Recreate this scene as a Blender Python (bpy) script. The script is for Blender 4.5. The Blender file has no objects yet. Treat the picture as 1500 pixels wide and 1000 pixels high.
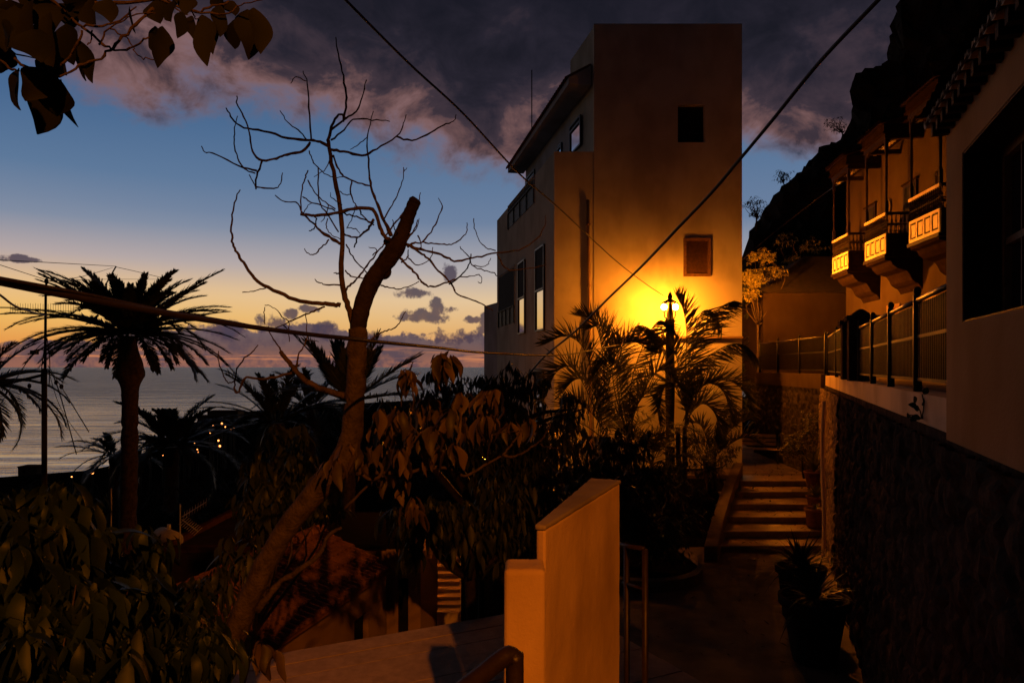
import bpy, math, random
import numpy as np
rng = np.random.default_rng(7)
random.seed(7)
F = 1050.0; CX = 750.0; HY = 537.0
scene = bpy.context.scene
COL = scene.collection
R = math.radians

def P(px, py, D):
    """a surveyed point: bearing px, height py, D metres ahead of the camera stand"""
    return np.array([(px-CX)*D/F, D, (HY-py)*D/F])

# ------------------------------------------------------------------ materials
def srgb(r, g, b):
    f = lambda c: (c/255/12.92) if c <= 10 else ((c/255+0.055)/1.055)**2.4
    return (f(r), f(g), f(b), 1)

def new_mat(name):
    m = bpy.data.materials.new(name); m.use_nodes = True
    nt = m.node_tree; b = nt.nodes['Principled BSDF']
    return m, nt, b

def mat(name, col, rough=0.8, var=0.25, scale=4.0, bump=0.0, bscale=30.0, spec=0.3, col2=None, detail=6, metal=0.0, bdist=0.02):
    m, nt, b = new_mat(name)
    N = nt.nodes; L = nt.links
    tc = N.new('ShaderNodeTexCoord')
    no = N.new('ShaderNodeTexNoise'); no.inputs['Scale'].default_value = scale
    no.inputs['Detail'].default_value = detail; no.inputs['Roughness'].default_value = 0.6
    L.new(tc.outputs['Object'], no.inputs['Vector'])
    rp = N.new('ShaderNodeValToRGB')
    c = np.array(col[:3], float)
    lo = c*(1-var); hi = np.array(col2[:3], float) if col2 else np.minimum(c*(1+var), 0.95)
    rp.color_ramp.elements[0].position = 0.32; rp.color_ramp.elements[0].color = (*lo, 1)
    rp.color_ramp.elements[1].position = 0.68; rp.color_ramp.elements[1].color = (*hi, 1)
    L.new(no.outputs['Fac'], rp.inputs['Fac']); L.new(rp.outputs['Color'], b.inputs['Base Color'])
    b.inputs['Roughness'].default_value = rough
    b.inputs['Specular IOR Level'].default_value = spec
    b.inputs['Metallic'].default_value = metal
    if bump:
        n2 = N.new('ShaderNodeTexNoise'); n2.inputs['Scale'].default_value = bscale; n2.inputs['Detail'].default_value = 8
        L.new(tc.outputs['Object'], n2.inputs['Vector'])
        bp = N.new('ShaderNodeBump'); bp.inputs['Strength'].default_value = bump; bp.inputs['Distance'].default_value = bdist
        L.new(n2.outputs['Fac'], bp.inputs['Height']); L.new(bp.outputs['Normal'], b.inputs['Normal'])
    return m

def plaster(name, col, stain=0.25, rough=0.9):
    """rendered wall: trowel bump, blotches, vertical rain streaks"""
    m, nt, b = new_mat(name); N = nt.nodes; L = nt.links
    tc = N.new('ShaderNodeTexCoord')
    def noise(scale, sc=(1, 1, 1), detail=6):
        mp = N.new('ShaderNodeMapping'); mp.inputs['Scale'].default_value = sc
        n = N.new('ShaderNodeTexNoise'); n.inputs['Scale'].default_value = scale; n.inputs['Detail'].default_value = detail
        L.new(tc.outputs['Object'], mp.inputs['Vector']); L.new(mp.outputs['Vector'], n.inputs['Vector'])
        return n
    a = noise(0.9); s = noise(1.1, (1.3, 1.3, .6)); g = noise(45, detail=8)
    mx = N.new('ShaderNodeMath'); mx.operation = 'MULTIPLY'
    L.new(a.outputs['Fac'], mx.inputs[0]); L.new(s.outputs['Fac'], mx.inputs[1])
    rp = N.new('ShaderNodeValToRGB'); c = np.array(col[:3], float)
    rp.color_ramp.elements[0].position = .14; rp.color_ramp.elements[0].color = (*(c*(1-stain)*np.array([1, .96, .9])), 1)
    rp.color_ramp.elements[1].position = .30; rp.color_ramp.elements[1].color = (*c, 1)
    L.new(mx.outputs[0], rp.inputs['Fac']); L.new(rp.outputs['Color'], b.inputs['Base Color'])
    bp = N.new('ShaderNodeBump'); bp.inputs['Strength'].default_value = .35; bp.inputs['Distance'].default_value = .01
    L.new(g.outputs['Fac'], bp.inputs['Height']); L.new(bp.outputs['Normal'], b.inputs['Normal'])
    b.inputs['Roughness'].default_value = rough; b.inputs['Specular IOR Level'].default_value = .02
    return m

def emit(name, col, strength):
    m, nt, b = new_mat(name); nt.nodes.remove(b)
    e = nt.nodes.new('ShaderNodeEmission'); e.inputs['Color'].default_value = (*col, 1); e.inputs['Strength'].default_value = strength
    nt.links.new(e.outputs[0], nt.nodes['Material Output'].inputs['Surface'])
    return m

def leafmat(name, lo, hi, rough=.5, trans=.15, spec=.25):
    m, nt, b = new_mat(name); N = nt.nodes; L = nt.links
    at = N.new('ShaderNodeAttribute'); at.attribute_name = 'leafvar'
    tc = N.new('ShaderNodeTexCoord'); no = N.new('ShaderNodeTexNoise'); no.inputs['Scale'].default_value = 25; no.inputs['Detail'].default_value = 4
    L.new(tc.outputs['Object'], no.inputs['Vector'])
    ad = N.new('ShaderNodeMath'); ad.operation = 'MULTIPLY_ADD'; ad.inputs[1].default_value = .5
    L.new(no.outputs['Fac'], ad.inputs[0]); L.new(at.outputs['Fac'], ad.inputs[2])
    rp = N.new('ShaderNodeValToRGB'); rp.color_ramp.elements[0].position = .15; rp.color_ramp.elements[1].position = 1.3 if False else 1.0
    rp.color_ramp.elements[0].color = (*lo, 1); rp.color_ramp.elements[1].color = (*hi, 1)
    L.new(ad.outputs[0], rp.inputs['Fac']); L.new(rp.outputs['Color'], b.inputs['Base Color'])
    b.inputs['Roughness'].default_value = rough; b.inputs['Specular IOR Level'].default_value = spec
    if trans:
        t = N.new('ShaderNodeBsdfTranslucent'); L.new(rp.outputs['Color'], t.inputs['Color'])
        mx = N.new('ShaderNodeMixShader'); mx.inputs[0].default_value = trans
        L.new(b.outputs[0], mx.inputs[1]); L.new(t.outputs[0], mx.inputs[2]); L.new(mx.outputs[0], N['Material Output'].inputs['Surface'])
    return m

# ------------------------------------------------------------------ mesh collector
class MB:
    def __init__(s): s.v = []; s.f = []; s.n = 0; s.var = []; s.usevar = False
    def add(s, v, f, var=None):
        v = np.asarray(v, float).reshape(-1, 3); s.v.append(v)
        s.f.extend([tuple(int(i)+s.n for i in q) for q in f]) if not isinstance(f, np.ndarray) else s.f.extend((f+s.n).tolist())
        if var is not None: s.usevar = True; s.var.append(np.asarray(var, float))
        else: s.var.append(np.zeros(len(v)))
        s.n += len(v); return s
    def build(s, name, m, parent=None, smooth=False, **tags):
        me = bpy.data.meshes.new(name)
        V = np.concatenate(s.v) if s.v else np.zeros((0, 3))
        me.from_pydata(V.tolist(), [], s.f); me.validate()
        if s.usevar:
            a = me.attributes.new('leafvar', 'FLOAT', 'POINT'); vv = np.concatenate(s.var)
            if len(vv) == len(me.vertices): a.data.foreach_set('value', vv.astype(np.float32))
        me.materials.append(m)
        if smooth: me.polygons.foreach_set('use_smooth', [True]*len(me.polygons))
        me.update()
        o = bpy.data.objects.new(name, me); COL.objects.link(o)
        if parent is not None: o.parent = parent
        for k, x in tags.items(): o[k] = x
        return o
    # shapes
    def box(s, x0, x1, y0, y1, z0, z1, T=None):
        v = np.array([[x, y, z] for z in (z0, z1) for y in (y0, y1) for x in (x0, x1)], float)
        if T is not None: v = T(v)
        return s.add(v, [(0, 2, 3, 1), (4, 5, 7, 6), (0, 1, 5, 4), (2, 6, 7, 3), (0, 4, 6, 2), (1, 3, 7, 5)])
    def prism(s, pts, z0, z1):
        """vertical prism over a footprint (z1 may be a list)"""
        n = len(pts); z1 = z1 if hasattr(z1, '__len__') else [z1]*n; z0 = z0 if hasattr(z0, '__len__') else [z0]*n
        v = [(p[0], p[1], z0[i]) for i, p in enumerate(pts)]+[(p[0], p[1], z1[i]) for i, p in enumerate(pts)]
        f = [tuple(range(n))[::-1], tuple(range(n, 2*n))]+[(i, (i+1) % n, n+(i+1) % n, n+i) for i in range(n)]
        return s.add(v, f)
    def tube(s, pts, rad, k=8, cap=True):
        pts = np.asarray(pts, float); n = len(pts)
        rad = np.full(n, rad) if np.isscalar(rad) else np.asarray(rad, float)
        t = np.gradient(pts, axis=0); t /= (np.linalg.norm(t, axis=1, keepdims=True)+1e-9)
        ref = np.array([0, 1.0, 0.1]) if abs(t[0][1]) < .9 else np.array([1.0, 0, 0])
        a = np.cross(t[0], ref); a /= np.linalg.norm(a); rings = []
        for i in range(n):
            a = a-t[i]*np.dot(a, t[i]); a /= (np.linalg.norm(a)+1e-9); b = np.cross(t[i], a)
            th = np.arange(k)*2*math.pi/k
            rings.append(pts[i]+rad[i]*(np.outer(np.cos(th), a)+np.outer(np.sin(th), b)))
        f = [(i*k+j, i*k+(j+1) % k, (i+1)*k+(j+1) % k, (i+1)*k+j) for i in range(n-1) for j in range(k)]
        if cap: f += [tuple(range(k))[::-1], tuple(range((n-1)*k, n*k))]
        return s.add(np.concatenate(rings), f)
    def lathe(s, prof, c, k=16):
        """prof: (r, z) list, c centre"""
        th = np.arange(k)*2*math.pi/k; v = []
        for r, z in prof:
            v.append(np.stack([c[0]+r*np.cos(th), c[1]+r*np.sin(th), np.full(k, c[2]+z)], 1))
        n = len(prof)
        f = [(i*k+j, i*k+(j+1) % k, (i+1)*k+(j+1) % k, (i+1)*k+j) for i in range(n-1) for j in range(k)]
        f += [tuple(range(k))[::-1], tuple(range((n-1)*k, n*k))]
        return s.add(np.concatenate(v), f)
    def sphere(s, c, r, k=12, m=8, sz=1.0):
        return s.lathe([(max(r*math.sin(math.pi*i/m), 1e-4), -r*sz*math.cos(math.pi*i/m)) for i in range(m+1)], c, k)

def empty(name, loc=(0, 0, 0)):
    o = bpy.data.objects.new(name, None); COL.objects.link(o); o.location = tuple(float(a) for a in loc)
    o.empty_display_size = .2
    return o
def tag(o, label, cat, group=None):
    o['label'] = label; o['category'] = cat
    if group: o['group'] = group
    return o
def thing(name, label, cat, loc=(0, 0, 0), group=None):
    return tag(empty(name, loc), label, cat, group)
def struct(o):
    o['kind'] = 'structure'; return o
def adopt(root):
    """children were built in world coordinates: move them under a root standing at its base"""
    from mathutils import Matrix
    for c in bpy.data.objects:
        if c.parent is root: c.matrix_parent_inverse = Matrix.Translation(-root.location)
    return root
def weather(o, lvl=5, amt=.012, size=.22):
    s = o.modifiers.new('cuts', 'SUBSURF'); s.subdivision_type = 'SIMPLE'; s.levels = s.render_levels = lvl
    t = bpy.data.textures.new('worn', 'CLOUDS'); t.noise_scale = size; t.noise_depth = 4
    d = o.modifiers.new('worn', 'DISPLACE'); d.texture = t; d.strength = amt; d.mid_level = .5; d.texture_coords = 'LOCAL'
class Frame:
    """local wall frame: s along, n outward, z up"""
    def __init__(f, O, u):
        f.O = np.array([O[0], O[1], 0.0]); u = np.array([u[0], u[1], 0.0]); f.u = u/np.linalg.norm(u)
        f.n = np.array([-f.u[1], f.u[0], 0.0])      # left of u
    def __call__(f, v):
        v = np.asarray(v, float).reshape(-1, 3)
        return f.O+np.outer(v[:, 0], f.u)+np.outer(v[:, 1], f.n)+np.outer(v[:, 2], [0, 0, 1])
    def pt(f, s, n, z): return f([[s, n, z]])[0]

def smooth_path(p, per=5):
    p = np.asarray(p, float)
    if len(p) < 3: 
        t = np.linspace(0, 1, per+1)[:, None]; return p[0]*(1-t)+p[-1]*t
    q = np.vstack([2*p[0]-p[1], p, 2*p[-1]-p[-2]]); out = []
    for i in range(1, len(q)-2):
        for t in np.linspace(0, 1, per, endpoint=False):
            a, b, c, d = q[i-1], q[i], q[i+1], q[i+2]
            out.append(.5*((2*b)+(c-a)*t+(2*a-5*b+4*c-d)*t*t+(3*b-a-3*c+d)*t**3))
    out.append(p[-1]); return np.array(out)

# ------------------------------------------------------------------ foliage
def unit(v): return v/(np.linalg.norm(v, axis=-1, keepdims=True)+1e-9)
def leaf_batch(mb, pos, d, up, ln, wd, rows=4, curl=.25, fold=.25, shape='oval', mid=True, waviness=0.0):
    """N leaves at pos, pointing d, face roughly towards up; one small curved mesh each"""
    N = len(pos); ln = np.broadcast_to(ln, (N,)); wd = np.broadcast_to(wd, (N,))
    a = unit(d); b = unit(np.cross(a, up)); c = np.cross(b, a)
    S = np.linspace(0, 1, rows+1)
    if shape == 'oval': prof = np.sin(np.pi*np.clip(S, 0, 1)**.85)**.8
    elif shape == 'blade': prof = np.minimum(1, (1-S)*2.2)*(.6+.4*np.minimum(1, S*4))
    else: prof = np.where(S < .3, .35+S*2.1, 1)*np.clip(1-S, 0, 1)**.6
    prof[-1] = 0.03; 
    if shape == 'oval': prof[0] = .05
    T = [-1, 0, 1] if mid else [-1, 1]
    cu = curl*(0.2+1.8*rng.random(N)**2)
    V = np.zeros((N, rows+1, len(T), 3))
    ph = rng.random(N)*6.28
    for i, sx in enumerate(S):
        wob = waviness*np.sin(ph+sx*7)
        base = pos+a*(ln*(sx-cu*.25*sx**2))[:, None]-c*(ln*cu*sx**2)[:, None]+b*(wob*wd)[:, None]
        for j, t in enumerate(T):
            V[:, i, j] = base+b*(t*wd*.5*prof[i])[:, None]+c*(abs(t)*fold*wd*prof[i]*.5)[:, None]+c*(waviness*wd*np.sin(ph*2+sx*9+t*2)*.3*abs(t))[:, None]
    m = len(T); f = []
    for i in range(rows):
        for j in range(m-1): f.append((i*m+j, i*m+j+1, (i+1)*m+j+1, (i+1)*m+j))
    f = np.array(f); per = (rows+1)*m
    FF = (f[None]+(np.arange(N)*per)[:, None, None]).reshape(-1, 4)
    mb.add(V.reshape(-1, 3), FF, np.repeat(rng.random(N), per))

def whorls(mb, tips, ln, wd, k=(5, 9), hang=.8, spread=.05, rows=4, curl=.3, waviness=0.0, mid=True, fold=.25):
    """clusters of leaves hanging round each tip"""
    pos = []; d = []; up = []; L = []
    for t in tips:
        n = int(rng.integers(k[0], k[1]+1)); az0 = rng.random()*6.28
        for i in range(n):
            az = az0+i*6.283/n+rng.normal()*.3; h = hang*(.5+.7*rng.random())
            dd = np.array([math.cos(az), math.sin(az), 0])*(1-h*.55)+np.array([0, 0, -h+rng.normal()*.15])
            pos.append(t+np.array([math.cos(az), math.sin(az), 0])*spread*rng.random()+rng.normal(size=3)*spread*.3)
            d.append(dd); up.append([math.cos(az)*.6, math.sin(az)*.6, .8]); L.append(.45+.9*rng.random())
    L = np.array(L)
    leaf_batch(mb, np.array(pos), np.array(d), np.array(up), ln*L, wd*L*(.8+.4*rng.random(len(L))), rows=rows, curl=curl, waviness=waviness, mid=mid, fold=fold)

def blob_points(blobs, n, shell=.55):
    """n points through the blobs (px, py, D, rpx[, rpy])"""
    w = np.array([b[3]**2 for b in blobs], float); w /= w.sum(); out = []
    for i in rng.choice(len(blobs), n, p=w):
        b = blobs[i]; c = P(b[0], b[1], b[2]); r = b[3]*b[2]/F; rz = (b[4] if len(b) > 4 else b[3])*b[2]/F
        v = unit(rng.normal(size=3)); v *= (shell+(1-shell)*rng.random()) if rng.random() < .8 else rng.random()
        out.append(c+v*np.array([r, r, rz])*(1+.15*rng.normal()))
    return np.array(out)

def leafy(name, label, cat, blobs, n, ln, wd, m, mwood, foot=None, trunk_r=.12, rows=3, hang=.7, k=(5, 8), group=None, limbs=14, mid=True, curl=.3, crownname='crown', gz=None, fork=.65, waviness=0.0):
    """tree or shrub: stem, limbs and a crown of hanging leaf whorls"""
    cs = np.array([P(*b[:3]) for b in blobs]); c0 = cs.mean(axis=0)
    if foot is None: foot = (c0[0], c0[1])
    g = ground(foot[0], foot[1]) if gz is None else gz
    base = np.array([foot[0], foot[1], g-.1])
    root = thing(name, label, cat, (foot[0], foot[1], g), group)
    tips = blob_points(blobs, n)
    w = MB(); mid_ = base*(1-fork)+c0*fork
    w.tube(smooth_path([base, base*.6+mid_*.4+rng.normal(size=3)*trunk_r*.6, mid_], 4), np.linspace(trunk_r*1.25, trunk_r*.7, 9), 8)
    for i in range(min(limbs, n)):
        t = tips[i]; q = mid_*.9+base*.1
        mm = (q+t)/2+rng.normal(size=3)*np.linalg.norm(t-q)*.12
        pth = smooth_path([q, mm, t], 4); w.tube(pth, np.linspace(trunk_r*.5, trunk_r*.08, len(pth)), 5)
    w.build('trunk', mwood, root, True)
    cb = MB(); whorls(cb, tips, ln, wd, k=k, hang=hang, spread=ln*.35, rows=rows, mid=mid, curl=curl, waviness=waviness)
    cb.build(crownname, m, root, True)
    return adopt(root)

def frond_pts(mb, ms, pts, pairs, ll, lw, rach=.016, vee=.8, fwd=.4, ldroop=.35, start=.12, rows=3):
    pts = smooth_path(pts, 5); n = len(pts); ms.tube(pts, np.linspace(rach, rach*.25, n), 5, cap=False)
    s = np.linspace(start, .99, pairs); idx = s*(n-1); i0 = np.clip(idx.astype(int), 0, n-2); fr = (idx-i0)[:, None]
    pos = pts[i0]*(1-fr)+pts[i0+1]*fr; tan = unit(pts[np.minimum(i0+2, n-1)]-pts[np.maximum(i0-1, 0)])
    ref = np.array([.25, 1.0, .1]); ref = unit(ref-tan*(tan@ref)[:, None]); side = ref
    upv = np.cross(side, tan); upv = np.where(upv[:, 2:3] < -.15, -upv, upv)
    # keep the comb on one side along the whole arch
    for i in range(1, len(upv)):
        if np.dot(upv[i], upv[i-1]) < 0: upv[i] = -upv[i]
    LL = ll*np.sin(np.pi*np.clip(.16+.76*s, 0, 1))**.6*(.8+.35*rng.random(pairs))
    for sg in (-1, 1):
        d = tan*(fwd+.5*s)[:, None]+side*sg*(.55-.2*s)[:, None]+upv*(vee*(.7+.6*rng.random(pairs))*(1 if sg > 0 else .55))[:, None]-np.array([0, 0, .25 if sg < 0 else 0])+rng.normal(size=(pairs, 3))*.09
        leaf_batch(mb, pos, d, side+upv*.35+rng.normal(size=(pairs, 3))*.45, LL, lw*(.7+.6*rng.random(pairs)), rows=rows, curl=ldroop*.6*sg, fold=0, shape='blade', mid=False)

def frond(mb, ms, base, az, el, length, droop, pairs, ll, lw, rach=.02, vee=.5, fwd=.55, rows=3, ldroop=.25, start=.15):
    """one feather frond: arching midrib with two ranks of leaflets"""
    n = 10; t = np.linspace(0, 1, n)
    h = np.array([math.cos(az), math.sin(az), 0])
    ang = el-droop*t**1.4
    step = length/(n-1); pts = [np.array(base, float)]
    for i in range(1, n): pts.append(pts[-1]+step*(h*math.cos(ang[i])+np.array([0, 0, math.sin(ang[i])])))
    pts = np.array(pts)
    ms.tube(pts, np.linspace(rach, rach*.25, n), 4, cap=False)
    s = np.linspace(start, .99, pairs); idx = s*(n-1)
    i0 = np.clip(idx.astype(int), 0, n-2); fr = (idx-i0)[:, None]
    pos = pts[i0]*(1-fr)+pts[i0+1]*fr; tan = unit(pts[i0+1]-pts[i0])
    side = np.array([-math.sin(az), math.cos(az), 0]); upv = unit(np.cross(tan, side)); upv = np.where(upv[:, 2:3] < 0, -upv, upv)
    LL = ll*np.sin(np.pi*np.clip(.12+.80*s, 0, 1))**.6*(.85+.3*rng.random(pairs))
    for sg in (-1, 1):
        f = (fwd+.5*s)[:, None]
        d = tan*f+side*sg*(1-.45*s)[:, None]+upv*(vee*(.7+.6*rng.random(pairs)))[:, None]+rng.normal(size=(pairs, 3))*.07
        leaf_batch(mb, pos+rng.normal(size=(pairs, 3))*.006, d, upv+side*sg*.2, LL, np.full(pairs, lw), rows=rows, curl=ldroop, fold=0, shape='blade', mid=False)
# ------------------------------------------------------------------ camera
cam = bpy.data.cameras.new('camera'); camo = bpy.data.objects.new('camera', cam); COL.objects.link(camo)
camo.rotation_euler = (R(90), 0, 0); cam.sensor_width = 36; cam.lens = 36*F/1500; cam.shift_y = 37/1500
cam.clip_start = .05; cam.clip_end = 200000; scene.camera = camo
scene.view_settings.view_transform = 'Standard'; scene.view_settings.look = 'None'; scene.view_settings.exposure = 0
scene.cycles.use_denoising = True
scene.cycles.max_bounces = 6; scene.cycles.diffuse_bounces = 3; scene.cycles.glossy_bounces = 3; scene.cycles.transparent_max_bounces = 6
scene.cycles.sample_clamp_indirect = 3.0
scene.cycles.use_light_tree = True

# ------------------------------------------------------------------ world: dusk sky with clouds
world = bpy.data.worlds.new('World'); scene.world = world; world.use_nodes = True
wt = world.node_tree; wt.nodes.clear()
class X:
    def __init__(s, o): s.o = o
    def m(s, op, *a, clamp=False):
        n = wt.nodes.new('ShaderNodeMath'); n.operation = op; n.use_clamp = clamp
        for i, q in enumerate((s,)+a):
            if isinstance(q, X): wt.links.new(q.o, n.inputs[i])
            else: n.inputs[i].default_value = q
        return X(n.outputs[0])
    def __add__(s, q): return s.m('ADD', q)
    __radd__ = __add__
    def __mul__(s, q): return s.m('MULTIPLY', q)
    __rmul__ = __mul__
    def __sub__(s, q): return s.m('SUBTRACT', q)
    def __rsub__(s, q): return (s*-1.0)+q
    def __truediv__(s, q): return s.m('DIVIDE', q)
    def ss(s, a, b, lo=0.0, hi=1.0):
        n = wt.nodes.new('ShaderNodeMapRange'); n.interpolation_type = 'SMOOTHSTEP'
        wt.links.new(s.o, n.inputs[0])
        for i, q in zip((1, 2, 3, 4), (a, b, lo, hi)): n.inputs[i].default_value = q
        return X(n.outputs[0])
def wramp(x, stops):
    n = wt.nodes.new('ShaderNodeValToRGB'); wt.links.new(x.o, n.inputs['Fac']); e = n.color_ramp.elements
    while len(e) < len(stops): e.new(.5)
    for i, (p, c) in enumerate(stops): e[i].position = p; e[i].color = srgb(*c)
    return X(n.outputs['Color'])
def wmix(f, a, b):
    n = wt.nodes.new('ShaderNodeMix'); n.data_type = 'RGBA'
    if isinstance(f, X): wt.links.new(f.o, n.inputs[0])
    else: n.inputs[0].default_value = f
    for i, q in ((6, a), (7, b)):
        if isinstance(q, X): wt.links.new(q.o, n.inputs[i])
        else: n.inputs[i].default_value = srgb(*q)
    return X(n.outputs[2])
def wnoise(x, y, z, scale, detail=6, rough=.55, dist=0.0):
    c = wt.nodes.new('ShaderNodeCombineXYZ')
    for i, q in enumerate((x, y, z)):
        if isinstance(q, X): wt.links.new(q.o, c.inputs[i])
        else: c.inputs[i].default_value = q
    n = wt.nodes.new('ShaderNodeTexNoise'); n.inputs['Scale'].default_value = scale; n.inputs['Detail'].default_value = detail
    n.inputs['Roughness'].default_value = rough; n.inputs['Distortion'].default_value = dist
    wt.links.new(c.outputs[0], n.inputs['Vector']); return X(n.outputs['Fac'])
tc = wt.nodes.new('ShaderNodeTexCoord'); sp = wt.nodes.new('ShaderNodeSeparateXYZ'); wt.links.new(tc.outputs['Generated'], sp.inputs[0])
dx, dy, dz = X(sp.outputs[0]), X(sp.outputs[1]), X(sp.outputs[2])
az = dx.m('ARCTAN2', dy)*57.2958                      # degrees right of the view north
hor = (dx*dx+dy*dy).m('SQRT').m('MAXIMUM', .02)
w = (dz/hor)*1.0                                      # tangent of the elevation
clear = wramp(w.m('MULTIPLY', 1.0), [(0.0, (214, 128, 72)), (.03, (232, 156, 74)), (.065, (240, 188, 100)), (.10, (228, 188, 138)),
    (.135, (182, 166, 164)), (.18, (128, 140, 162)), (.24, (92, 120, 154)), (.32, (70, 102, 142)), (.45, (58, 84, 122)), (.8, (26, 34, 56)), (1.0, (18, 22, 38))])
warm = az.ss(-45, 8, 1.0, 0.0)
cool = wramp(w.m('MULTIPLY', 1.0), [(0.0, (196, 122, 92)), (.05, (226, 178, 118)), (.09, (226, 196, 156)), (.13, (178, 172, 172)), (.2, (108, 128, 158)), (.3, (84, 114, 150)), (.6, (40, 56, 88)), (1.0, (18, 22, 38))])
sky = wmix(warm, cool, clear)
# overhead cloud deck, its ragged lower edge lit pink by the afterglow
edge = az.ss(-24, -4, .345, .282)
n1 = wnoise(az*.055, w*3.2, 0.0, 1.5, 7, .58, .3)
n2 = wnoise(az*.03, w*2.0, 5.0, 3.2, 5, .6, .2)
n5 = wnoise(az*.11, w*7.5, 3.0, 2.0, 7, .62, .4)
left_gap = az.ss(-36, -30, .05, 0.0)
depth = w-edge-left_gap+(n1-.5)*.22+(n2-.5)*.10+(n5-.5)*.10
gapr = az.ss(16.5, 20.0, 0.0, 1.0)*az.ss(19.5, 23, 1.0, 0.0)
depth = depth-gapr*w.ss(.2, .32, .03, 0.0)
dcol = wramp((depth+(n2-.5)*.12+(n5-.5)*.26).ss(-.03, .30), [(0.0, (130, 98, 99)), (.09, (104, 77, 78)), (.22, (62, 51, 60)), (.55, (39, 36, 47)), (1.0, (22, 23, 32))])
patch = wnoise(az*.05, w*3.0, 9.0, 2.6, 5, .6).ss(.56, .74)*depth.ss(0.02, .12)*w.ss(.34, .62, 1.0, 0.0)
dcol = wmix(patch*.45, dcol, (112, 82, 88))
sky = wmix(depth.ss(-.025, .035), sky, dcol)
overhead = w.ss(.42, .62)
sky = wmix(overhead, sky, wmix(n1.ss(.35, .65), (22, 23, 34), (32, 31, 42)))
# low bank along the horizon with cauliflower tops
n3 = wnoise(az*.16, w*13.0, 2.0, 1.9, 7, .62)
n4 = wnoise(az*.5, w*26.0, 4.0, 2.2, 6, .6)
bank = (az.ss(-34, -22, .030, .052)+az.ss(-18, -5, 0.0, -.010))-w+(n3-.5)*.050+(n4-.5)*.018
bcol = wramp(w.ss(0.0, .07), [(0.0, (146, 98, 84)), (.25, (112, 84, 82)), (.6, (98, 84, 92)), (1.0, (116, 94, 102))])
bcol = wmix((n3+(n4-.5)*.8).ss(.40, .70), bcol, (84, 70, 82))
sky = wmix(bank.ss(-.0015, .0035)*.96, sky, bcol)
slit = wnoise(az*.10, w*120.0, 7.0, 1.6, 4, .5)
slits = slit.ss(.54, .66)*w.ss(.003, .008)*w.ss(.012, .034, 1.0, 0.0)
sky = wmix(slits*.7, sky, (220, 136, 88))
# separate small cumulus
def puff(px, py, rx, ry):
    a = math.degrees(math.atan((px-CX)/F)); ca = math.cos(math.radians(a)); b = (HY-py)/F*ca
    x = (az-a)*(1/(rx/F*57.3*ca*ca)); y = (w-b)*(1/(ry/F*ca))
    return (x*x+y*y).m('MULTIPLY', -1.0).m('ADD', 1.0)
puffs = [puff(620, 462, 46, 13), puff(640, 452, 18, 18), puff(657, 400, 13, 16), puff(605, 429, 28, 9), puff(660, 454, 16, 6), (puff(694, 468, 18, 7)),
         puff(400, 474, 30, 16), puff(424, 459, 14, 10), puff(454, 452, 18, 7), puff(332, 482, 34, 16), puff(22, 378, 26, 7), puff(45, 381, 20, 5), puff(474, 484, 18, 16),
         puff(545, 495, 24, 16), puff(712, 476, 14, 22), puff(660, 494, 46, 14)]
pm = puffs[0]
for q in puffs[1:]: pm = pm.m('MAXIMUM', q)
pm = pm+(n4-.5)*3.6+(n3-.5)*1.2
sky = wmix(pm.ss(.05, .75)*.9, sky, wmix((n4+(w-.06)*2.0).ss(.4, .65), (88, 68, 76), (72, 62, 78)))
# below the horizon and in the east
sky = wmix(w.ss(-.02, -.001, 1.0, 0.0), sky, (46, 42, 50))
east = (az.m('ABSOLUTE')).ss(42, 95, 0.0, .97)
sky = wmix(east, sky, (9, 10, 16))
sky = wmix(w.ss(.7, 1.4, 0.0, .85), sky, (9, 10, 16))
lp = wt.nodes.new('ShaderNodeBackground'); wt.links.new(sky.o, lp.inputs['Color']); lp.inputs['Strength'].default_value = 1.0
wo = wt.nodes.new('ShaderNodeOutputWorld'); wt.links.new(lp.outputs[0], wo.inputs['Surface'])
world.cycles.sampling_method = 'MANUAL'; world.cycles.sample_map_resolution = 1024

# ------------------------------------------------------------------ materials
M = {}
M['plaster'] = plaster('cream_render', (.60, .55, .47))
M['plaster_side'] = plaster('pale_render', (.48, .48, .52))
M['plaster_fg'] = plaster('yellow_render', (.72, .47, .21), .38)
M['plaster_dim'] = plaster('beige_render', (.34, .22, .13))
M['plaster_cap'] = plaster('coping_render', (.66, .52, .38), .3)
M['stone'] = mat('volcanic_stone', (.055, .043, .036), .95, .6, 5, .6, 30, .0)
M['stone_lamplit'] = mat('lamplit_stone', (.26, .19, .12), .95, .5, 7, .8, 30, .0)
M['concrete'] = mat('worn_concrete', (.15, .11, .08), .75, .4, 2.2, .5, 40, .4)
M['step'] = mat('worn_step_concrete', (.20, .14, .095), .34, .45, 3.5, .4, 40, .5)
M['soil'] = mat('dry_soil', (.008, .007, .006), 1.0, .5, 2, .7, 12, 0.0, bdist=.1)
M['rock'] = mat('cliff_rock', (.026, .02, .015), .95, .5, .35, .9, 1.2, .1, bdist=.6)
M['wood'] = mat('dark_stained_wood', (.018, .010, .006), .6, .4, 9, .25, 60, .10)
M['corbel'] = mat('brown_carved_plaster', (.02, .012, .008), .9, .3, 6, .3, 40, .0)
M['wood_pale'] = mat('varnished_panel_wood', (.74, .58, .32), .5, .2, 9, .2, 60, .45)
M['iron'] = mat('black_iron', (.010, .009, .008), .6, .3, 20, .2, 80, .15, metal=.0)
M['rail_metal'] = mat('bronze_painted_steel', (.028, .016, .010), .45, .3, 20, .1, 80, .4, metal=.3)
M['tile_old'] = mat('dark_tile', (.03, .016, .011), .9, .5, 6, .5, 40, .0)  # darker tile tone for eaves and canopies
M['tile'] = mat('weathered_roof_tile', (.20, .09, .055), .9, .25, 3, .5, 40, .0)
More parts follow.
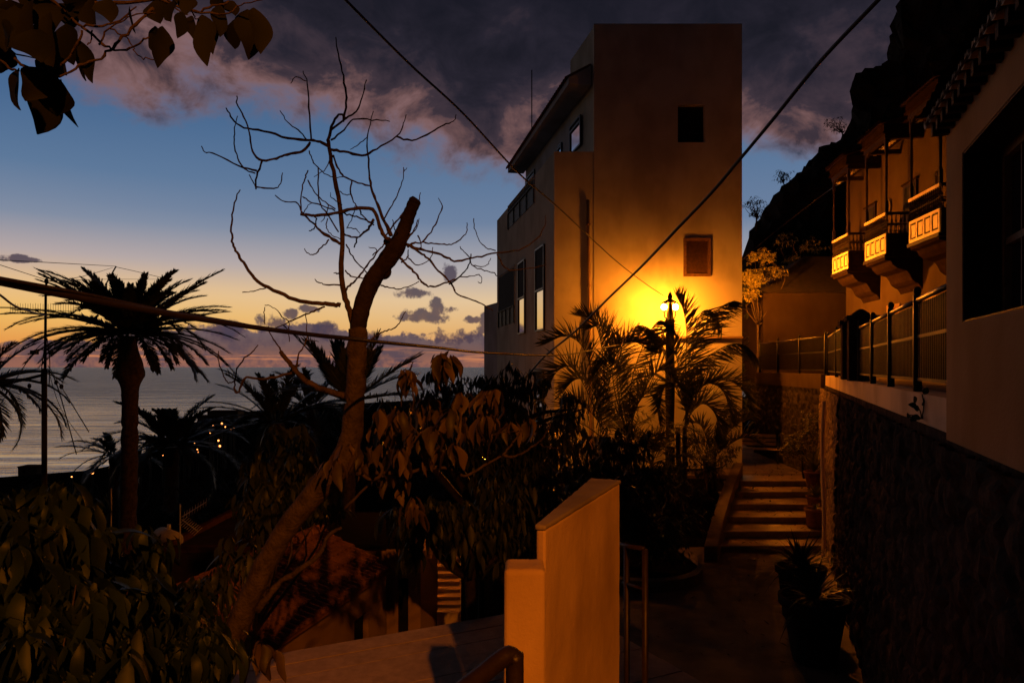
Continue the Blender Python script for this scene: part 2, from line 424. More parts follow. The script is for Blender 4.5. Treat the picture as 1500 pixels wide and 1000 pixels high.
M['tile_end'] = mat('limewashed_tile_edge', (.50, .44, .38), .85, .25, 8, .3, 50, .0)
M['white_trim'] = mat('white_painted_trim', (.72, .68, .62), .6, .12, 5, .1, 60, .35)
M['dark'] = mat('unlit_room', (.006, .005, .005), .9, .3, 2)
M['shutter'] = mat('brown_shutter', (.16, .08, .035), .55, .25, 12, .2, 80, .35)
M['cable'] = mat('rubber_cable', (.018, .013, .010), .5, .2, 30, spec=.5)
M['bark'] = mat('smooth_grey_bark', (.062, .043, .031), .85, .45, 14, .8, 55, .1, detail=8)
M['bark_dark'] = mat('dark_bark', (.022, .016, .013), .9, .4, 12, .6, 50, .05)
M['palmtrunk'] = mat('ringed_palm_trunk', (.075, .05, .035), .9, .5, 9, .8, 28, .2, bdist=.05)
M['terracotta'] = mat('terracotta', (.20, .09, .05), .8, .3, 9, .3, 60, .25)
M['greypot'] = mat('grey_clay', (.03, .028, .032), .85, .3, 9, .3, 60, .05)
M['slab'] = mat('painted_roof_boards', (.46, .33, .26), .9, .18, 7, .4, 40, .25)
M['tank'] = mat('white_plastic', (.22, .19, .16), .8, .15, 8)
M['metal'] = mat('galvanised_metal', (.35, .34, .33), .45, .2, 12, metal=.5)
M['glass'] = mat('window_glass', (.012, .012, .014), .04, .1, 3, spec=1.0)
M['glass'].node_tree.nodes['Principled BSDF'].inputs['IOR'].default_value = 2.3
M['leaf_fg'] = leafmat('broad_leaf', (.004, .009, .003), (.016, .028, .009))
M['leaf_over'] = leafmat('dull_green_leaf', (.004, .006, .003), (.014, .015, .007), rough=.7, trans=.04, spec=.08)
M['leaf_dry'] = leafmat('yellowing_leaf', (.018, .016, .006), (.10, .062, .018), trans=.15)
M['leaf_dark'] = leafmat('dark_tree_leaf', (.010, .015, .006), (.03, .034, .014), trans=.05)
M['leaf_olive'] = leafmat('olive_leaf', (.006, .010, .004), (.026, .032, .011))
M['leaf_palm'] = leafmat('date_palm_leaflet', (.022, .03, .012), (.06, .065, .03), trans=.05)
M['leaf_areca'] = leafmat('garden_palm_leaflet', (.035, .04, .010), (.10, .09, .025), trans=.25)
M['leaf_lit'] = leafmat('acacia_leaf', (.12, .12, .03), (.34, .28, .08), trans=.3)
SOD = (1.0, .255, .011)

# ------------------------------------------------------------------ terrain, sea
def shore(x, y):
    a = math.degrees(math.atan2(x, max(y, 1)))
    t = min(max((a+29)/9, 0), 1); t = t*t*(3-2*t)
    return 490+t*520
def xb(y):
    return 1.15 if y < 15 else 1.15-.19*(y-15)*.5
def ground(x, y):
    d = math.hypot(x, y)
    s = shore(x, y)
    if d < 25: low = -6.6
    else:
        t = (d-25)/(s-25); low = -6.6-55.0*t
        low += 2.5*math.sin(x*.013+1)*math.sin(y*.011)*min(1, d/200)*max(0, min(1, (s-d)/120))
        if t < 1 and x > -.42*y: low += 12*math.sin(math.pi*min(1, t))*min(1, (x/y+.42)*3)
    hi = -3.98 if y < 15.5 else (-3.08 if y > 20.5 else -3.98+.9*(y-15.5)/5)
    if y > 60: hi = low
    k = (x-xb(y)+1.6)/1.6; k = min(max(k, 0), 1); k = k*k*(3-2*k)
    if y > 34: k *= max(0, 1-(y-34)/40)
    if y < -14: k = 1
    return low*(1-k)+hi*k
def build_terrain():
    xs = np.concatenate([-np.geomspace(1500, 12, 60), np.linspace(-11.5, 22, 70), np.geomspace(23, 1500, 40)])
    ys = np.concatenate([np.linspace(-30, 30, 90), np.geomspace(31, 1500, 90)])
    V = [(x, y, ground(x, y)+(.05*math.sin(x*2.3)*math.sin(y*1.7) if x < 1 else -.04)) for y in ys for x in xs]
    nx = len(xs); Fc = [(j*nx+i, j*nx+i+1, (j+1)*nx+i+1, (j+1)*nx+i) for j in range(len(ys)-1) for i in range(nx-1)]
    mb = MB(); mb.add(V, Fc); return struct(mb.build('ground', M['soil'], None, True))
build_terrain()
def build_sea():
    m, nt, b = new_mat('sea_water'); N = nt.nodes; L = nt.links
    b.inputs['Base Color'].default_value = (.025, .05, .115, 1); b.inputs['Roughness'].default_value = .22; b.inputs['IOR'].default_value = 1.7
    tcn = N.new('ShaderNodeTexCoord')
    def wave(sc, s, d):
        mp = N.new('ShaderNodeMapping'); mp.inputs['Scale'].default_value = sc; mp.inputs['Rotation'].default_value = (0, 0, R(12))
        n = N.new('ShaderNodeTexNoise'); n.inputs['Scale'].default_value = s; n.inputs['Detail'].default_value = d; n.inputs['Roughness'].default_value = .6
        L.new(tcn.outputs['Object'], mp.inputs[0]); L.new(mp.outputs[0], n.inputs['Vector']); return n.outputs['Fac']
    a = wave((.35, 1, 1), .028, 4); c = wave((.45, 1, 1), .16, 5)
    sx = N.new('ShaderNodeSeparateXYZ'); L.new(tcn.outputs['Object'], sx.inputs[0])
    st_ = wave((.10, 1, 1), .035, 3)
    mr = N.new('ShaderNodeMapRange'); L.new(sx.outputs['Y'], mr.inputs[0])
    for i_, q_ in zip((1, 2, 3, 4), (480, 1700, .0, .7)): mr.inputs[i_].default_value = q_
    ad_ = N.new('ShaderNodeMath'); ad_.operation = 'MULTIPLY_ADD'; L.new(st_, ad_.inputs[0]); ad_.inputs[1].default_value = 1.6; ad_.inputs[2].default_value = -.55
    sm = N.new('ShaderNodeMath'); sm.operation = 'ADD'; sm.use_clamp = True; L.new(ad_.outputs[0], sm.inputs[0]); L.new(mr.outputs[0], sm.inputs[1])
    rr_ = N.new('ShaderNodeMath'); rr_.operation = 'MULTIPLY_ADD'; L.new(sm.outputs[0], rr_.inputs[0]); rr_.inputs[1].default_value = .22; rr_.inputs[2].default_value = .10; L.new(rr_.outputs[0], b.inputs['Roughness'])
    b1 = N.new('ShaderNodeBump'); L.new(sm.outputs[0], b1.inputs['Strength']); b1.inputs['Distance'].default_value = 14.0; L.new(a, b1.inputs['Height'])
    b2 = N.new('ShaderNodeBump'); L.new(sm.outputs[0], b2.inputs['Strength']); b2.inputs['Distance'].default_value = 2.2; L.new(c, b2.inputs['Height'])
    L.new(b1.outputs[0], b2.inputs['Normal']); L.new(b2.outputs[0], b.inputs['Normal'])
    mb = MB(); S = 90000
    mb.add([(-S, 380, -61), (S, 380, -61), (S, S, -61), (-S, S, -61)], [(0, 1, 2, 3)])
    return struct(mb.build('sea', m))
build_sea()
# ================================================================== RIGHT SIDE
# retaining wall line: starts beside the near house and runs to a corner beyond the steps
UW = unit(np.array([.371, 1.0])); WL = Frame((1.25, 0.0), UW)       # n points left (towards the path)
def s_of(D): return D/UW[1]
S_HOUSE0, S_HOUSE1, S_COR = s_of(1.2), s_of(5.28), s_of(19.4)
ZG = -3.95; ZT = -.24; ZL = -3.05
def worley_wall(fr, s0, s1, z0, z1, cell=.055, stone=.34, amp=.10, lean=.12, seed=3, n0=0.0):
    r = np.random.default_rng(seed); ns = int((s1-s0)/cell)+1; nz = int((z1-z0)/cell)+1
    S, Z = np.meshgrid(np.linspace(s0, s1, ns), np.linspace(z0, z1, nz))
    gs, gz = np.meshgrid(np.arange(s0-stone, s1+stone, stone), np.arange(z0-stone, z1+stone, stone*.72))
    pt = np.stack([gs.ravel()+r.uniform(-.45, .45, gs.size)*stone, gz.ravel()+r.uniform(-.4, .4, gs.size)*stone*.72], 1)
    hgt = r.random(len(pt)); Q = np.stack([S.ravel(), Z.ravel()], 1); f1 = np.full(len(Q), 9.0); f2 = f1.copy(); hh = np.zeros(len(Q))
    for i, p in enumerate(pt):
        d = np.hypot((Q[:, 0]-p[0])*.8, Q[:, 1]-p[1]); c = d < f1
        f2 = np.where(c, f1, np.minimum(f2, d)); f1 = np.where(c, d, f1); hh = np.where(c, hgt[i], hh)
    e = np.clip((f2-f1)/(stone*.28), 0, 1); n = amp*(e**.5*(.55+.45*hh))+r.normal(size=len(Q))*.006+lean*(z1-Q[:, 1])/(z1-z0)+n0
    V = fr(np.stack([Q[:, 0], n, Q[:, 1]], 1))
    f = [(j*ns+i, j*ns+i+1, (j+1)*ns+i+1, (j+1)*ns+i) for j in range(nz-1) for i in range(ns-1)]
    return V, f
rw = thing('retaining_wall', 'dark volcanic stone retaining wall with a plaster coping band, right of the path and steps', 'stone wall', WL.pt(s_of(10), 0, ZG))
mb = MB(); V, f = worley_wall(WL, s_of(2.0), S_COR, ZG-.3, -.56); mb.add(V, f)
mb.box(s_of(2.0), S_COR, -.6, -.01, ZG-.3, -.50, WL); mb.build('stone_face', M['stone'], rw)
# plaster band, lower edge irregular
mb = MB(); n = 70; ss = np.linspace(S_HOUSE1+.02, S_COR, n); top = []; 
for i, s in enumerate(ss):
    zb = -.56-.03*math.sin(s*2.1)-.03*rng.random(); top.append((s, zb))
v = []
for s, zb in top: v += [(s, -.03, zb), (s, -.03, ZT), (s, -.30, ZT), (s, -.30, zb)]
f = []
for i in range(n-1):
    for k in range(4): f.append((i*4+k, i*4+(k+1) % 4, (i+1)*4+(k+1) % 4, (i+1)*4+k))
f += [(0, 1, 2, 3), tuple((n-1)*4+k for k in (3, 2, 1, 0))]
mb.add(WL(v), f); mb.build('coping_band', M['plaster_cap'], rw)
# lit corner: lamplight put into the wall as a paler stone colour
QF = Frame(WL.pt(S_COR, 0, 0)[:2], (-.05, 1)) 
mb = MB(); V, f = worley_wall(WL, s_of(13.6), S_COR+.02, ZG-.2, -.57, .05, .26, .08, .12, 9, .045); mb.add(V, f); mb.build('corner_stonework', M['stone_lamplit'], rw)
mb = MB(); 
pth = [WL.pt(s_of(14.6), .30, z) for z in np.linspace(ZG, -.7, 8)]; mb.tube([p+np.array([.02*math.sin(i), 0, 0]) for i, p in enumerate(pth)], .045, 8); mb.build('drain_pipe', M['plaster_cap'], rw)
adopt(rw)
# section beyond the corner, running straight away behind the bench
A0 = WL.pt(S_COR, 0, 0); A1 = np.array([8.75, 25.6, 0]); AF = Frame(A0[:2], (A1-A0)[:2]); LA = float(np.linalg.norm((A1-A0)[:2]))
rw2 = thing('garden_wall', 'dark garden wall with pale coping behind the bench, beyond the lit stone corner', 'stone wall', tuple(A0[:2])+(ZL,))
mb = MB(); V, f = worley_wall(AF, .02, LA, ZL-.9, -.56, .07, .34, .08, .05, 5); mb.add(V, f); mb.box(0.02, LA, -.5, -.01, ZL-.9, -.5, AF); mb.build('stone_face', M['stone'], rw2)
mb = MB(); mb.box(.02, LA+.02, -.3, .08, -.60, -.20, AF); mb.build('coping_band', plaster('shaded_coping', (.10, .07, .045)), rw2); adopt(rw2)  # coping colour darkened to carry the palm's shade
# terrace floor behind the wall
tp = [WL.pt(s_of(2), -.31, 0), WL.pt(S_COR, -.31, 0), AF.pt(LA, -.3, 0), (12, 34, 0), (30, 34, 0), (30, -1, 0), (6, 0, 0)]
mb = MB(); mb.prism([(p[0], p[1]) for p in tp], -4.6, -.34); struct(mb.build('terrace', M['concrete']))

def fence(name, label, fr, s0, s1, zb, zt, bays, n=-.1, group='iron fences on the terrace wall', finial=True):
    root = thing(name, label, 'fence', fr.pt(s0, n, zb), group)
    for i in range(bays+1):
        s = s0+(s1-s0)*i/bays; p = fr.pt(s, n, 0); mb = MB()
        mb.box(s-.035, s+.035, n-.035, n+.035, zb-.06, zt+.05, fr); mb.sphere(p+np.array([0, 0, zt+.09]), .036, 10, 8, 1.3); mb.build('post', M['iron'], root, True)
    for i in range(bays):
        a = s0+(s1-s0)*i/bays+.04; b = s0+(s1-s0)*(i+1)/bays-.04; mb = MB()
        for z in (zb+.08, zb+(zt-zb)*.58): mb.box(a, b, n-.012, n+.012, z-.015, z+.015, fr)
        k = int((b-a)/.085)
        for j in range(1, k):
            s = a+(b-a)*j/k; mb.box(s-.009, s+.009, n-.009, n+.009, zb+.095, zt-.04, fr)
        mb.build('bar_panel', M['iron'], root)
        mb = MB(); mb.tube([fr.pt(a-.04, n, zt), fr.pt((a+b)/2, n, zt), fr.pt(b+.04, n, zt)], .024, 10); mb.build('top_rail', M['rail_metal'], root, True)
    return adopt(root)
fence('terrace_fence', 'black iron bar fence with shiny handrail on the terrace wall, beside the nearest house', WL, S_HOUSE1+.1, s_of(11.9), -.20, .645, 4)
fence('corner_fence', 'short piece of black iron fence above the lit stone corner, left of the gate pillars', WL, s_of(13.9), S_COR-.05, -.20, .80, 2)
fence('garden_fence', 'far black iron fence on the garden wall, in front of the beige house', AF, .15, LA, -.17, .82, 3)
for k, (D, lab) in enumerate([(12.25, 'dark square gate pillar at the end of the near handrail'), (13.5, 'dark square gate pillar next to the short fence piece above the lit corner')]):
    s = s_of(D); p = thing('gate_pillar', lab, 'pillar', WL.pt(s, -.15, ZT), 'gate pillars on the terrace wall')
    mb = MB(); mb.box(s-.2, s+.2, -.36, .05, ZT, .78, WL); mb.build('shaft', M['stone'], p)
    mb = MB(); mb.box(s-.25, s+.25, -.41, .09, .782, .86, WL); mb.lathe([(.16, .0), (.13, .05), (.03, .12)], WL.pt(s, -.15, .86), 12); mb.build('cap', M['stone'], p); adopt(p)

# ---------------------------------------------------------------- near house on the right
HF = Frame((1.39, 0.0), UW); H0, H1 = S_HOUSE0, S_HOUSE1; NF = .13
house = thing('house', 'nearest house at the right edge, plain wall with a deep window and short tiled eave', 'house', HF.pt(H1, 0, ZT))
mb = MB(); w0, w1, wz0, wz1 = s_of(2.2), s_of(4.82), .30, 1.45
for a in ((H0, w0, -.54, 1.78), (w1, H1, -.54, 1.78), (w0, w1, -.54, wz0), (w0, w1, wz1, 1.78)): mb.box(a[0], a[1], -.42, NF, a[2], a[3], HF)
mb.box(H1-.30, H1, -6.0, -.421, -.54, 1.78, HF); mb.box(H0, H0+.3, -6.0, -.421, -.54, 1.78, HF); mb.box(H0, H1, -6.3, -6.001, -.54, 1.78, HF)
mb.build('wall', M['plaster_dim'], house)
mb = MB(); mb.box(H0+.31, H1-.31, -5.9, -.8, -.4, 1.7, HF); mb.build('interior', M['dark'], house)
# window
wn = MB(); fy0, fy1 = -.17, -.10
wn.box(w0, w1, fy0, fy1, wz0+.001, wz0+.06, HF); wn.box(w0, w1, fy0, fy1, wz1-.07, wz1-.001, HF)
for s in np.linspace(w0+.03, w1-.03, 5): wn.box(s-.035, s+.035, fy0, fy1+.003, wz0+.06, wz1-.07, HF)
wn.box(w0+.06, w1-.06, fy0, fy1-.004, .80, .845, HF)
for s in np.linspace(w0+.03, w1-.03, 5)[:-1]: wn.box(s+.33, s+.35, fy0+.01, fy1-.008, wz0+.06, wz1-.07, HF)
win = wn.build('window_frame', M['shutter'], house)
mb = MB(); mb.box(w0+.02, w1-.02, fy0+.02, fy0+.03, wz0+.03, wz1-.03, HF); mb.build('pane', M['glass'], win)
mb = MB(); mb.box(w0+.002, w1-.002, fy1+.01, NF-.005, wz0-.01, wz0+.012, HF)
mb.box(w1-.012, w1+.004, fy1+.01, NF-.005, wz0+.013, wz1-.002, HF); mb.box(w0+.002, w1-.013, fy1+.01, NF-.005, wz1-.014, wz1+.002, HF); mb.build('window_lining', M['wood'], house)
def eave_tiles(root, fr, s0, s1, n_wall, n_out, z, depth_n, slope, pitch=.165, part='roof', mt_='tile_old'):
    """roof of half-round tiles with scalloped pale ends and small corbels under them"""
    k = int(round((s1-s0)/pitch)); t = MB(); e = MB()
    for i in range(k):
        s = s0+(i+.5)*(s1-s0)/k; r = pitch*.42
        # cover tile
        th = np.linspace(0, math.pi, 7); rows = []
        for n, zz in ((n_out+.03, z+.03), (n_wall-depth_n, z+.03+slope*(n_out+.03-n_wall+depth_n))):
            rows.append([(s+r*math.cos(a), n, zz+r*.75*math.sin(a)) for a in th])
        v = [q for rr in rows for q in rr]; t.add(fr(v), [(j, j+1, 7+j+1, 7+j) for j in range(6)])
        # pan tile end: pale crescent
        s2 = s+pitch/2; v = []
        for dn in (0, -.10):
            for a in np.linspace(math.pi, 2*math.pi, 7): v.append((s2+r*math.cos(a), n_out+dn, z+.015+r*.9*math.sin(a)))
            for a in np.linspace(2*math.pi, math.pi, 7): v.append((s2+r*.8*math.cos(a), n_out+dn, z+.028+r*.62*math.sin(a)))
        ff = [(j, j+1, 14+j+1, 14+j) for j in range(13)]+[(13, 0, 14, 27)]+[(j, j+1, 12-j, 13-j) for j in range(6)]
        e.add(fr(v), ff)
    v = [(s0, n_out, z-.005), (s1, n_out, z-.005), (s1, n_wall-depth_n, z-.005+slope*(n_out-n_wall+depth_n)), (s0, n_wall-depth_n, z-.005+slope*(n_out-n_wall+depth_n))]
    v += [(a, b, c-.03) for a, b, c in v]
    t.add(fr(v), [(0, 1, 2, 3), (7, 6, 5, 4), (0, 4, 5, 1), (1, 5, 6, 2), (2, 6, 7, 3), (3, 7, 4, 0)])
    r_ = t.build(part, M[mt_], root); e.build('tile_edge', M['tile_end'] if part == 'roof' else M['wood'], r_)
    return r_
ro = eave_tiles(house, HF, H0-.1, H1-.02, NF, NF+.14, 1.82, 3.2, .42)
mb = MB()
for i in range(26):
    s = H0+(i+.5)*(H1-H0)/26; mb.box(s-.03, s+.03, NF-.05, NF+.11, 1.70, 1.79, HF)
mb.build('rafter_end', M['wood'], ro)
mb = MB(); mb.tube([HF.pt(s_of(4.6), -1.0, 2.2), HF.pt(s_of(4.6), -1.0, 4.2)], .02, 6); mb.lathe([(.035, 0), (.035, .06)], HF.pt(s_of(4.6), -1.0, 2.15), 8); mb.build('vent_pipe', M['metal'], house, True)
adopt(house)

# ---------------------------------------------------------------- balcony house
UB = unit(np.array([.125, 1.0])); BF = Frame((7.92, 0.0), UB)       # front plane of the balconies, n to the left
def sb(D): return D/UB[1]
bh = thing('balcony_house', 'old two-storey house with three carved timber balconies over the terrace', 'house', BF.pt(sb(20), -1, -.34))
FW = -1.0
mb = MB(); mb.box(sb(12.6), sb(26.3), FW-.3, FW, -.34, 6.75, BF); mb.box(sb(12.6), sb(12.9), FW-9, FW-.301, -.34, 6.75, BF); mb.box(sb(26.0), sb(26.3), FW-9, FW-.301, -.34, 6.75, BF)
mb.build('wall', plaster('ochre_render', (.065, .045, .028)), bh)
eave_tiles(bh, BF, sb(12.4), sb(26.5), FW, FW+.25, 6.78, 7.5, .36, .22)
mb = MB(); mb.tube([BF.pt(sb(17.6), FW-1.2, 7.0), BF.pt(sb(17.6), FW-1.2, 10.0)], .03, 6); mb.build('roof_pole', M['metal'], bh)
bal = [(23.05, 24.6, 'far'), (20.0, 21.56, 'mid'), (16.8, 18.46, 'near')]
for bi, (D0, D1, _) in enumerate(bal):
    s0, s1 = sb(D0), sb(D1); zf, zr = 3.15, 4.28; ztop = 6.35; L_ = s1-s0
    m_ = MB(); m_.box(s0-.04, s1+.04, FW+.002, .04, zf-.09, zf, BF); B = m_.build('balcony', M['wood'], bh)
    # curved masonry corbel under each balcony
    prof = [(FW, zf-.092), (.0, zf-.092), (-.02, zf-.16), (-.16, zf-.19), (-.22, zf-.30), (-.33, zf-.40), (-.47, zf-.44), (-.58, zf-.47), (-.66, zf-.58), (-.72, zf-.72), (-.82, zf-.80), (-.90, zf-.84), (FW, zf-1.0)]
    v = [(s, a, b) for s in (s0+.05, s1-.05) for a, b in prof]; n = len(prof); mc = MB()
    mc.add(BF(v), [tuple(range(n)), tuple(range(2*n-1, n-1, -1))]+[(i, n+i, n+(i+1) % n, (i+1) % n) for i in range(n)]); mc.build('corbel', M['corbel'], B)
    # solid lower panels with raised fields, front and near/far ends
    fr_ = MB(); pn = MB()
    def rail_side(T, L_, side):
        pp_ = pn if side == 'front' else fr_  # front in pale wood, ends dark: lamplight and shade as colour
        pp_.box(0, L_, -.05, 0, zf+.001, zf+.09, T); pp_.box(0, L_, -.05, 0, zf+.50, zf+.57, T); pp_.box(-.01, L_+.01, -.07, .02, zr-.05, zr+.02, T)
        k = 5 if L_ > 1.2 else 3
        for i in range(k):
            s = i*(L_-.07)/(k-1); pp_.box(s, s+.07, -.05, .003, zf+.091, zf+.499, T)
        for i in range(k-1):
            a = i*(L_-.07)/(k-1)+.075; b = (i+1)*(L_-.07)/(k-1)-.005; fr_.box(a, b, -.04, -.02, zf+.092, zf+.498, T)
            pp_.box(a+.05, b-.05, -.019, -.006, zf+.14, zf+.45, T)
        # turned balusters in two ranks
        kb = max(3, int(L_/.11))
        for i in range(kb+1):
            s = .03+i*(L_-.06)/kb; p = T([[s, -.025, 0]])[0]
            fr_.lathe([(.016, zf+.571), (.028, zf+.62), (.014, zf+.70), (.032, zf+.78), (.014, zf+.84), (.034, zf+.90), (.014, zf+.98), (.02, zr-.051)], p, 6)
        fr_.box(0, L_, -.035, -.015, zf+.80, zf+.83, T)
    O = BF.pt(s0, 0, 0); rail_side(Frame(O[:2], UB), L_, 'front')
    for s_ in (s0, s1):
        O2 = BF.pt(s_, FW+.01, 0); T2 = Frame(O2[:2], BF.n[:2]); 
        if s_ == s0: rail_side(lambda v, T2=T2: T2(np.asarray(v, float)*[1, 1, 1]+[0, .05, 0]), abs(FW)-.02, 'side')
        else: rail_side(T2, abs(FW)-.02, 'side')
    bal_r = fr_.build('balustrade', M['wood'] if bi != 9 else M['wood'], B); pn.build('panel', M['wood_pale'], bal_r)
    # posts and beams
    for s_ in (s0+.04, (s0+s1)/2 if False else s1-.04):
        pm_ = MB(); p = BF.pt(s_, -.04, 0); pm_.box(s_-.04, s_+.04, -.08, 0, zr+.021, zr+.35, BF); pm_.lathe([(.04, zr+.351), (.028, zr+.45), (.04, zr+1.0), (.028, zr+1.5), (.045, ztop-.351)], p, 8); pm_.box(s_-.04, s_+.04, -.08, 0, ztop-.35, ztop, BF); pm_.build('post', M['wood'], B)
    bm_ = MB(); bm_.box(s0-.03, s1+.03, -.10, .02, ztop+.001, ztop+.13, BF); bm_.box(s0-.03, s0+.09, FW+.01, -.101, ztop+.001, ztop+.13, BF); bm_.box(s1-.09, s1+.03, FW+.01, -.101, ztop+.001, ztop+.13, BF)
    for s_, sg in ((s0+.08, 1), (s1-.08, -1)):       # curved brackets at the post heads
        bm_.add(BF([(s_, -.07, ztop-.30), (s_+.03*sg, -.07, ztop-.12), (s_+.22*sg, -.07, ztop-.002), (s_, -.07, ztop-.002), (s_, -.01, ztop-.30), (s_+.03*sg, -.01, ztop-.12), (s_+.22*sg, -.01, ztop-.002), (s_, -.01, ztop-.002)]),
                [(0, 1, 2, 3), (7, 6, 5, 4), (0, 4, 5, 1), (1, 5, 6, 2), (2, 6, 7, 3), (3, 7, 4, 0)])
    bm_.build('beam', M['wood'], B)
    mt = MB(); mt.box(s0-.06, s1+.06, -.02, .06, ztop+.132, ztop+.40, BF); mt.box(s0-.06, s0-.0, FW+.01, -.021, ztop+.132, ztop+.40, BF); mt.build('fascia', M['corbel'], B)
    mt = MB(); mt.box(s0-.085, s1+.085, .02, .10, ztop+.14, ztop+.19, BF); mt.build('moulding', M['corbel'], B)
    eave_tiles(B, BF, s0-.12, s1+.12, 0, .16, ztop+.43, 1.0, .30, .15, 'canopy')
    # door with trim behind, and a wall ornament
    sc_ = (s0+s1)/2
    d_ = MB(); d_.box(sc_-.45, sc_+.45, FW+.001, FW+.06, zf+.001, zf+2.15, BF); dr = d_.build('door', M['wood'], B)
    d_ = MB(); d_.box(sc_-.37, sc_+.37, FW+.061, FW+.07, zf+1.2, zf+2.05, BF); d_.build('pane', M['dark'], dr)
    d_ = MB(); d_.box(sc_-.52, sc_+.52, FW+.001, FW+.09, zf+2.152, zf+2.20, BF); d_.build('lintel', M['corbel'], dr)
for D in (22.3, 19.2, 17.6):
    s = sb(D); mb = MB(); c = BF.pt(s, FW+.02, 4.9)
    pts = [(s+.17*math.cos(a)*(1 if math.sin(a) > 0 else .9), 4.95+.24*math.sin(a)) for a in np.linspace(0, 2*math.pi, 15)[:-1]]
    n = len(pts); v = [(a, FW+.001, b) for a, b in pts]+[(a, FW+.05, b) for a, b in pts]
    mb.add(BF(v), [tuple(range(n))[::-1], tuple(range(n, 2*n))]+[(i, (i+1) % n, n+(i+1) % n, n+i) for i in range(n)]); mb.build('wall_ornament', M['stone'], bh)
for D in (14.5, 16.5, 19.3, 22.0, 25):
    s = sb(D); mb = MB(); mb.box(s-.5, s+.5, FW+.001, FW+.04, -.1, 1.9, BF); mb.build('shutter', M['shutter'], bh)
adopt(bh)

# beige low house beyond the terrace
lh = thing('cottage', 'low beige house with a dark hipped roof, behind the far iron fence', 'house', (10, 28, -.34))
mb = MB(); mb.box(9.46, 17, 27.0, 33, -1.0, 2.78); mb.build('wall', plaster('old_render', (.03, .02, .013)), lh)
mb = MB(); z0, z1 = 2.781, 4.6
v = [(9.25, 26.8, z0), (17.2, 26.8, z0), (17.2, 33.2, z0), (9.25, 33.2, z0), (12.2, 29.9, z1), (14.5, 29.9, z1)]
mb.add(v, [(0, 1, 5, 4), (1, 2, 5), (2, 3, 4, 5), (3, 0, 4), (3, 2, 1, 0)]); mb.build('roof', mat('dark_roof_tile', (.022, .014, .010), .9, .4, 4, .6, 20), lh); adopt(lh)  # hipped roof in a near-black tile tone

# cliff and hillside
def cliff():
    sil = [(1060, 470), (1095, 350), (1110, 325), (1130, 292), (1160, 262), (1185, 238), (1205, 216), (1235, 200), (1247, 165), (1250, 112), (1282, 98), (1297, 90), (1303, 55), (1312, 10), (1330, -40), (1360, -110), (1420, -200), (1520, -300), (1750, -420), (2200, -600)]
    D = 62.0; V = []; nrow = 26; pts = smooth_path([P(a, b, D+ (a-1060)*.02) for a, b in sil], 5); n = len(pts)
    for j in range(nrow):
        t = j/(nrow-1)
        for i, p in enumerate(pts):
            top = p; yb = 36.0+4*math.sin(i*.3); foot = np.array([p[0]*.62+5.5+ (i/n)*10, yb, -3.2])
            q = top*(1-t)+foot*t; q[2] = foot[2]+(top[2]-foot[2])*(1-t)**1.35
            r = (math.sin(i*1.7+j*.9)+math.sin(i*.7-j*1.9)*1.2+math.sin(j*2.3+i*.31))*.55*(1 if j else .12)
            V.append(q+np.array([r*.6, -abs(r), r*.5])+rng.normal(size=3)*(.3 if j else .12))
    for i, p in enumerate(pts): V.append(np.array([p[0]*1.6+5, p[1]*1.6, p[2]*1.2]))
    f = [(j*n+i, (j+1)*n+i, (j+1)*n+i+1, j*n+i+1) for j in range(nrow-1) for i in range(n-1)]+[(nrow*n+i, i, i+1, nrow*n+i+1) for i in range(n-1)]
    mb = MB(); mb.add(V, f); struct(mb.build('cliff', M['rock']))
cliff()

# ---------------------------------------------------------------- white apartment building
DB = 22.0; lx, mx, rx = P(812, 0, DB)[0], P(870, 0, DB)[0], P(1087, 0, DB)[0]; U = np.array([-.19, 1.0])
def lf(x0, D): return (x0+U[0]*(D-DB), D)
ab = thing('apartment_building', 'tall plain white apartment block lit orange by the street lamp', 'building', ((mx+rx)/2, DB, ZL))
zw, zt, ze = 6.6, 10.52, 8.75
LW = Frame(lf(lx, DB), U); LU = Frame(lf(mx, DB), U)           # left faces (n to the left)
def sL(D): return (D-DB)*math.hypot(.19, 1)
Lw = sL(32.4)
# tower
T0 = [(mx, DB), (rx, DB), (rx+.3, 24.9), lf(mx, 24.66)]
mb = MB()
wx0, wx1, wzt, wzb = P(993, 0, DB)[0], P(1032, 0, DB)[0], P(0, 154, DB)[2], P(0, 208.5, DB)[2]
for a in ((mx, wx0, -9, zt), (wx1, rx, -9, zt), (wx0, wx1, wzt, zt), (wx0, wx1, -9, wzb)): mb.box(a[0], a[1], DB, DB+.3, a[2], a[3])
mb.prism([(mx, DB+.301), (rx, DB+.301), (rx+.3, 24.9), lf(mx, 24.66)], -9, zt-.002)
tower = mb.build('stair_tower', M['plaster'], ab)
# main body behind the tower, wing, parapet
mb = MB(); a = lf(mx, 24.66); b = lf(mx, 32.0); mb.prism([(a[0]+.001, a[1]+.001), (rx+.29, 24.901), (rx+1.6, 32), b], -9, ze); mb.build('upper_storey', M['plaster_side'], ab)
a, b = lf(lx, DB), lf(lx, 32.4)
mb = MB(); mb.prism([(lx, DB+.02), (mx-.001, DB+.02), (mx-.001, 24.6), lf(mx-.003, 32.3), b], -9, zw); mb.build('side_wing', M['plaster'], ab)
mb = MB(); c = lf(lx, 32.41); d = lf(lx-.28, 34.4); mb.prism([d, c, (c[0]+5, c[1]), (d[0]+5, d[1])], -9, 2.9); mb.build('rear_annex', M['plaster_side'], ab)
